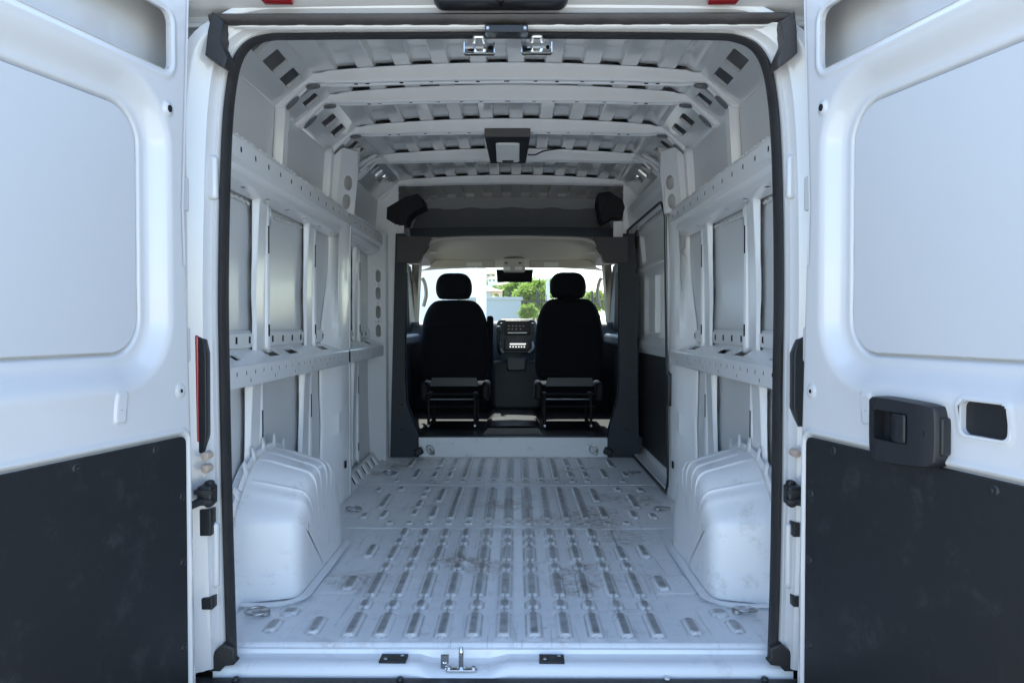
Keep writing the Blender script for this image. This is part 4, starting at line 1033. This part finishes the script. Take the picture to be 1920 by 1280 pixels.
b = MB(); b.tube([c+m_@Vector((.20*math.cos(2*math.pi*k/32), 0, .20*math.sin(2*math.pi*k/32))) for k in range(32)], .016, 8, closed=True)
for a in (0, 180, 270): b.tube([c, c+m_@Vector((.19*math.cos(R(a)), 0, .19*math.sin(R(a))))], .018, 8)
b.lathe([(0, -.03), (.06, -.025), (.08, .0), (.07, .04)], c, 'y', 18); b.build('steering_wheel', 'plastic', van, angle=60)
# seats
def seat(cx_px, topy, label):
    Y = 3.55; k = lambda px, py: (lambda p: (p[0], p[2]))(WY(px, py, Y))
    hub = bpy.data.objects.new('seat', None); COL.objects.link(hub); hub.parent = van; hub['label'] = label
    hub.location = Vector((WY(cx_px, 700, Y)[0], Y, CF+CAMZ))-van.location
    def put(mb, *a, **q):
        o = mb.build(*a, **q)
        o.parent = hub; o.location = -(Vector(hub.location)+Vector(van.location)); return o
    half = [(0, 560), (30, 561), (42, 566), (51, 577), (58, 594), (62, 615), (64.5, 640), (65, 670), (64, 690), (61, 704), (54, 711), (30, 713), (0, 713)]
    out = [(cx_px+x, y+topy) for x, y in half]+[(cx_px-x, y+topy) for x, y in half[-2:0:-1]]
    put(MB().pillow([(p.x, p.y) for p in smooth_path([Vector((*k(x, y), 0)) for x, y in out], 3, True)], Y-.02, Y+.17, .05, 6), 'backrest', 'seat', angle=80)
    # sewn seam across the back
    a = k(cx_px-61, 612+topy); c = k(cx_px+61, 612+topy)
    put(MB().tube([(a[0]+(c[0]-a[0])*t, Y-.020, a[1]) for t in np.linspace(.04, .96, 8)], .003, 6), 'seam', 'seat')
    half = [(0, 510), (16, 510.5), (26, 515), (32, 524), (34.3, 536), (33.5, 547), (30, 555), (24, 559), (0, 560)]
    out = [(cx_px+x-2, y+topy*.6) for x, y in half]+[(cx_px-x-2, y+topy*.6) for x, y in half[-2:0:-1]]
    put(MB().pillow([(p.x, p.y) for p in smooth_path([Vector((*k(x, y), 0)) for x, y in out], 3, True)], Y+.01, Y+.11, .04, 6), 'headrest', 'seat', angle=80)
    for dx in (-23, 21):
        a = k(cx_px+dx, 552); c = k(cx_px+dx, 566); put(MB().cyl((a[0], Y+.06, a[1]), (c[0], Y+.06, c[1]), .006), 'headrest_rod', 'chrome')
    # cushion seen edge on, shell strip under the back
    a = k(cx_px-43, 722); c = k(cx_px+43, 709); put(MB().prism([(a[0], a[1]), (c[0], a[1]), (c[0]-.01, c[1]), (a[0]+.01, c[1])], lambda u, v, w: (u, w, v), Y-.02, Y+.04), 'back_shell', 'seatplastic', bevel=.006)
    a = k(cx_px-58, 742); c = k(cx_px+58, 724); put(MB().pillow(rrect(a[0], c[0], a[1]-.03, c[1], .03), Y+.12, Y+.62, .04), 'cushion', 'seat', angle=60)
    # tray and box of the base, with open frame below
    z1 = k(cx_px, 736)[1]; z0 = CF
    xs = [k(cx_px+q, 760)[0] for q in (-47, 39)]
    fr = MB()
    for x in xs:
        fr.cyl((x, Y-.05, z1), (x, Y-.05, z0+.01), .011, 10); fr.cyl((x, Y+.36, z1), (x, Y+.36, z0+.01), .011, 10)
        fr.box(x-.012, x+.012, Y-.05, Y+.38, z1-.03, z1)
        fr.box(x-.010, x+.010, Y-.05, Y+.38, z0+.01, z0+.035)
    for z, r in ((z1-.005, .009), (k(0, 760)[1], .006), (k(0, 806)[1], .006)): fr.cyl((xs[0]-.02, Y-.052, z), (xs[1]+.03, Y-.052, z), r, 8)
    put(fr, 'base_frame', 'frame_metal', angle=50)
    for x in xs:
        put(MB().lathe([(0, -.012), (.008, -.012), (.011, 0), (.012, .015)], (x, Y-.055, z0+.030), 'y', 12), 'frame_bolt', 'steel')
    z = z1-.05; put(MB().cyl((xs[0], Y+.0, z), (xs[1], Y+.0, z), .005, 8), 'adjust_bar', 'steel')
    for sx in (-1, 1):
        p = k(cx_px+sx*58, 735); put(MB().pillow(rrect(p[0]-.03, p[0]+.03, p[1]-.07, p[1]+.07, .025), Y+.03, Y+.3, .02), 'side_cover', 'frame_metal', angle=60)
    return hub
sL = seat(852, 2, 'driver seat on the left with a raised armrest'); sR = seat(1068, -1, 'passenger seat on the right')
Y = 3.60; a = WY(913, 692, Y); c = WY(925, 592, Y)
o = MB().pillow(rrect(a[0], c[0], a[2], c[2], .018), Y-.02, Y+.06, .015).build('armrest', 'seat', sL, angle=60); o.location = -(Vector(sL.location)+Vector(van.location))
# wheels
for sx in (-1, 1):
    for y in (.69, 4.75):
        t = MB().lathe([(.20, .11), (.30, .115), (.335, .09), (.345, .04), (.345, -.04), (.335, -.09), (.30, -.115), (.20, -.11)], (sx*.86, y, GZ+.345), 'x', 28)
        wb = t.build('wheel', 'tyre', van, angle=40)
        MB().lathe([(0, .06), (.05, .07), (.08, .05), (.19, .06), (.205, .10)], (sx*.86, y, GZ+.345), 'x', 24).build('rim', 'steel', wb)

# ================================================================== OUTSIDE
def structure(name, mb, mt):
    o = mb.build(name, mt); o['kind'] = 'structure'; return o
M['asphalt'] = mat('pale_concrete_yard', (.37, .365, .32), .85, var=.18, vscale=1.2, bump=.3, bscale=40)
M['stucco_white'] = mat('white_stucco', (.88, .88, .87), .8, var=.04, vscale=2, bump=.2, bscale=80)
M['stucco_blue'] = mat('blue_grey_render', (.33, .37, .39), .8, var=.05, vscale=1.5)
M['stucco_cream'] = mat('cream_render', (.66, .58, .45), .8, var=.05, vscale=1)
M['tile'] = mat('terracotta_roof', (.50, .36, .26), .8, var=.15, vscale=3)
M['window'] = mat('dark_window', (.06, .08, .10), .12)
M['leaf'] = mat('tree_leaf', (.10, .165, .035), .6, var=.35, vscale=1.5)
M['leaf2'] = mat('yellow_green_leaf', (.17, .225, .04), .6, var=.3, vscale=2)
M['bark'] = mat('bark', (.12, .09, .06), .9, var=.2)
M['dryhill'] = mat('dry_hillside', (.20, .19, .10), .95, var=.4, vscale=.05)
M['galv'] = mat('galvanised_post', (.5, .52, .53), .45, metal=.4)
M['blackmetal'] = mat('black_fence_metal', (.02, .02, .022), .5)
for k in ('leaf', 'leaf2'):               # leaves let some light through
    n = M[k].node_tree.nodes; l = M[k].node_tree.links; p = n['Principled BSDF']; tr = n.new('ShaderNodeBsdfTranslucent'); tr.inputs[0].default_value = (.24, .38, .05, 1)
    ad = n.new('ShaderNodeMixShader'); ad.inputs[0].default_value = .45; l.new(p.outputs[0], ad.inputs[1]); l.new(tr.outputs[0], ad.inputs[2]); l.new(ad.outputs[0], n['Material Output'].inputs[0])
b = MB(); xs_ = [-1500, -300, -80, -20, 0, 20, 80, 300, 1500]
b.grid([[(x, y, GZ) for y in (-1500, -300, -80, -20, 0, 20, 60, 130, 1800)] for x in xs_]); structure('ground', b, 'asphalt')
# hill
Xh, Yh = np.meshgrid(np.linspace(-160, 160, 60), np.linspace(120, 520, 50), indexing='ij')
Zh = GZ-.5+26*sstep(Yh, 120, 330)*(.55+.45*np.exp(-((Xh+40)/45)**2))*(1-.9*sstep(Xh, -8, 22))+1.5*np.sin(Xh*.11)*np.sin(Yh*.07)*sstep(Yh, 125, 200)
structure('hillside', MB().grid(np.stack([Xh, Yh, Zh], -1)), 'dryhill')
def house(px, py_base, wpx, hpx, Y, wall, roof, label, flat=False):
    p = WY(px, py_base, Y); k = (Y-CY)/FPX; W_, H_ = wpx*k, hpx*k; D_ = W_*.8
    hx = p[0]; bz = p[2]
    g = thing('house', label, 'house', (hx, Y, bz+CAMZ), 'houses beyond the yard')
    MB().box(hx-W_/2, hx+W_/2, Y, Y+D_, bz-3, bz+H_).build('wall', wall, g)
    if flat: MB().box(hx-W_/2-.15, hx+W_/2+.15, Y-.15, Y+D_+.15, bz+H_, bz+H_+.3).build('roof', roof, g)
    else:
        e = .4; r = W_*.2; b = MB(); V = [(hx-W_/2-e, Y-e, bz+H_), (hx+W_/2+e, Y-e, bz+H_), (hx+W_/2+e, Y+D_+e, bz+H_), (hx-W_/2-e, Y+D_+e, bz+H_), (hx-W_/4, Y+D_/2, bz+H_+r), (hx+W_/4, Y+D_/2, bz+H_+r)]
        b.add(V, [(0, 1, 5, 4), (1, 2, 5), (2, 3, 4, 5), (3, 0, 4), (0, 3, 2, 1)]); b.build('roof', roof, g)
    nwin = max(2, int(wpx/7))
    for i in range(nwin):
        x = hx-W_/2+W_*(i+.5)/nwin; ww = W_/nwin*.28
        f = MB().box(x-ww, x+ww, Y-.06, Y+.04, bz+H_*.30, bz+H_*.75).build('window', wall, g)
        MB().box(x-ww*.85, x+ww*.85, Y-.075, Y-.05, bz+H_*.34, bz+H_*.71).build('pane', 'window', f)
hs = [(872, 528, 26, 8, 190, 'stucco_white', 'tile', 'white hillside house with brown roof, just right of the driver headrest'),
      (886, 521, 20, 6, 230, 'stucco_cream', 'tile', 'cream house on the hill above the white one, left of the white post'),
      (920, 519, 18, 6, 240, 'stucco_cream', 'tile', 'cream hillside house highest up the slope, right of the white post'),
      (926, 529, 22, 6, 200, 'stucco_white', 'tile', 'white hillside house lower on the slope, beside the mirror display'),
      (945, 540, 24, 6, 170, 'stucco_cream', 'tile', 'cream house under the mirror display, partly behind trees')]
for h_ in hs: house(*h_)
house(886, 610, 70, 64, 24, 'stucco_blue', 'tile', 'blue grey building with a tan roof edge behind the white post')
house(952, 575, 36, 26, 40, 'stucco_cream', 'tile', 'low house with pale tiled hip roof beyond the boundary wall')
# near white building, post, boundary wall
a = WY(700, 610, 14); c = WY(864, 400, 14)
g = thing('white_building', 'tall plain white stucco building behind the driver seat, left edge of the windscreen', 'building', (a[0], 14, 0))
MB().box(a[0]-6, c[0], 14, 20, GZ, c[2]).build('wall', 'stucco_white', g); MB().box(a[0]-6.1, c[0]+.1, 13.9, 20.1, c[2], c[2]+.2).build('parapet', 'stucco_white', g)
a = WY(893, 600, 9); c = WY(911, 600, 9); b = MB().box(a[0], c[0], 9, 9.15, GZ, 2.4)
o = b.build('white_post', 'stucco_white', bevel=.015); o['label'] = 'square white post standing between the seats beyond the windscreen'; o['category'] = 'post'
a = WY(860, 600, 12); c = WY(977, 557, 12)
g = thing('boundary_wall', 'blue grey rendered boundary wall beside the round bush', 'wall', ((a[0]+c[0])/2, 12, 0))
MB().box(a[0], c[0], 12, 12.22, GZ, c[2]-.05).build('wall_body', 'stucco_blue', g); MB().box(a[0]-.03, c[0]+.03, 11.96, 12.26, c[2]-.05, c[2]).build('coping', 'stucco_blue', g, bevel=.01)
# fence right of the wall
fx0 = WY(930, 600, 13.5)[0]; fx1 = WY(1150, 600, 13.5)[0]; zt_ = WY(1000, 550, 13.5)[2]
g = thing('metal_fence', 'black metal bar fence running behind the passenger seat', 'fence', ((fx0+fx1)/2, 13.5, 0))
for px in (944, 956, 1008, 1060, 1110):
    x = WY(px, 600, 13.5)[0]; MB().box(x-.02, x+.02, 13.48, 13.52, GZ, zt_+.06).build('fence_post', 'blackmetal', g)
for z in (zt_-.18, zt_-.9): MB().box(fx0, fx1, 13.485, 13.515, z, z+.03).build('fence_rail', 'blackmetal', g)
bar = MB().box(-.006, .006, -.006, .006, GZ, zt_-.02).build('fence_bar', 'blackmetal', g)
xs2 = np.arange(fx0+.05, fx1, .11); bar.location = Vector((xs2[0], 13.5, 0))-g.location
for x in xs2[1:]: clone(bar, g, Vector((x, 13.5, 0))-g.location)
# street lamp
p = WY(1027, 600, 22); b = MB().tube([(p[0], 22, GZ), (p[0], 22, 1.4)], [.09, .06], 10)
g = thing('street_lamp', 'slim pale street lamp rising between the trees', 'street lamp', (p[0], 22, 0)); b.build('pole', 'galv', g)
MB().tube(smooth_path([(p[0], 22, 1.38), (p[0]+.1, 21.9, 1.5), (p[0]+.5, 21.6, 1.55)], 4), .035, 8).build('arm', 'galv', g); MB().obox((p[0]+.62, 21.5, 1.54), (.35, .16, .07)).build('lamp_head', 'galv', g, bevel=.02)
def tree(px, py_mid, rpx, Y, mt, label, nleaf=2600, sq=.8, trunk=True, name='tree'):
    k = (Y-CY)/FPX; p = WY(px, py_mid, Y); r = rpx*k; c = np.array(p)
    g = thing(name, label, 'tree' if name == 'tree' else 'bush', (p[0], Y, 0), 'trees beyond the windscreen')
    if trunk:
        b = MB(); b.tube([(p[0], Y, GZ), (p[0]+.03*r, Y, GZ*.4+p[2]*.6-r*.3), (p[0], Y, p[2])], [.09*r, .07*r, .03*r], 8)
        for q in range(6):
            a = q*1.05; b.tube([(p[0], Y, p[2]-.5*r), (p[0]+.5*r*math.cos(a), Y+.5*r*math.sin(a), p[2]+.15*r*(q % 3))], [.035*r, .012*r], 6)
        b.build('trunk', 'bark', g)
    nc = 26; cl = rng.normal(size=(nc, 3)); cl /= np.linalg.norm(cl, axis=1)[:, None]; cl *= (.35+.55*rng.random(nc))[:, None]*r; cl[:, 2] *= sq
    idx = rng.integers(0, nc, nleaf); P = c+cl[idx]+rng.normal(size=(nleaf, 3))*r*.16*np.array([1, 1, .8])
    ls = r*.075*(.6+.8*rng.random(nleaf)); A = rng.normal(size=(nleaf, 3)); A /= np.linalg.norm(A, axis=1)[:, None]; B = np.cross(A, rng.normal(size=(nleaf, 3))); B /= np.linalg.norm(B, axis=1)[:, None]
    V = np.stack([P-A*ls[:, None], P+B*ls[:, None]*.5, P+A*ls[:, None], P-B*ls[:, None]*.5], 1).reshape(-1, 3)
    b = MB(); b.add(V.tolist(), [(4*i, 4*i+1, 4*i+2, 4*i+3) for i in range(nleaf)]); b.build('crown', mt, g)
for t in [(1000, 550, 38, 26, 'leaf2', 'bright green tree between the seats, right of the display', 9000), (1045, 540, 30, 30, 'leaf', 'green tree beside the street lamp', 6000), (966, 545, 28, 34, 'leaf', 'darker green tree behind the mirror display', 6000), (930, 545, 16, 60, 'leaf', 'small far tree left of the display', 1500), (1085, 560, 28, 28, 'leaf', 'green tree behind the passenger headrest', 6000), (1120, 568, 32, 24, 'leaf2', 'olive green tree at the right edge of the windscreen', 6000)]: tree(*t)
tree(991, 585, 18, 11.5, 'leaf2', 'round yellow green bush at the end of the boundary wall', 5000, .95, True, 'bush')
HT = ['small tree in front of the white hillside house, nearest the driver headrest', 'small dark tree on the slope just behind the white post', 'small tree between the two lower hillside houses, right of the post', 'small tree at the left corner of the display', 'small tree hidden half behind the rear view display', 'tiny tree on the crest behind the white post', 'tiny tree on the crest above the driver headrest', 'tiny tree on the crest left of the display']
for i, (px, py, rp, Y) in enumerate([(862, 520, 5, 210), (900, 528, 5, 215), (915, 530, 6, 205), (940, 527, 6, 200), (955, 533, 6, 190), (905, 513, 4, 260), (878, 512, 4, 260), (935, 518, 4, 250)]):
    tree(px, py, rp, Y, 'leaf', HT[i], 500)
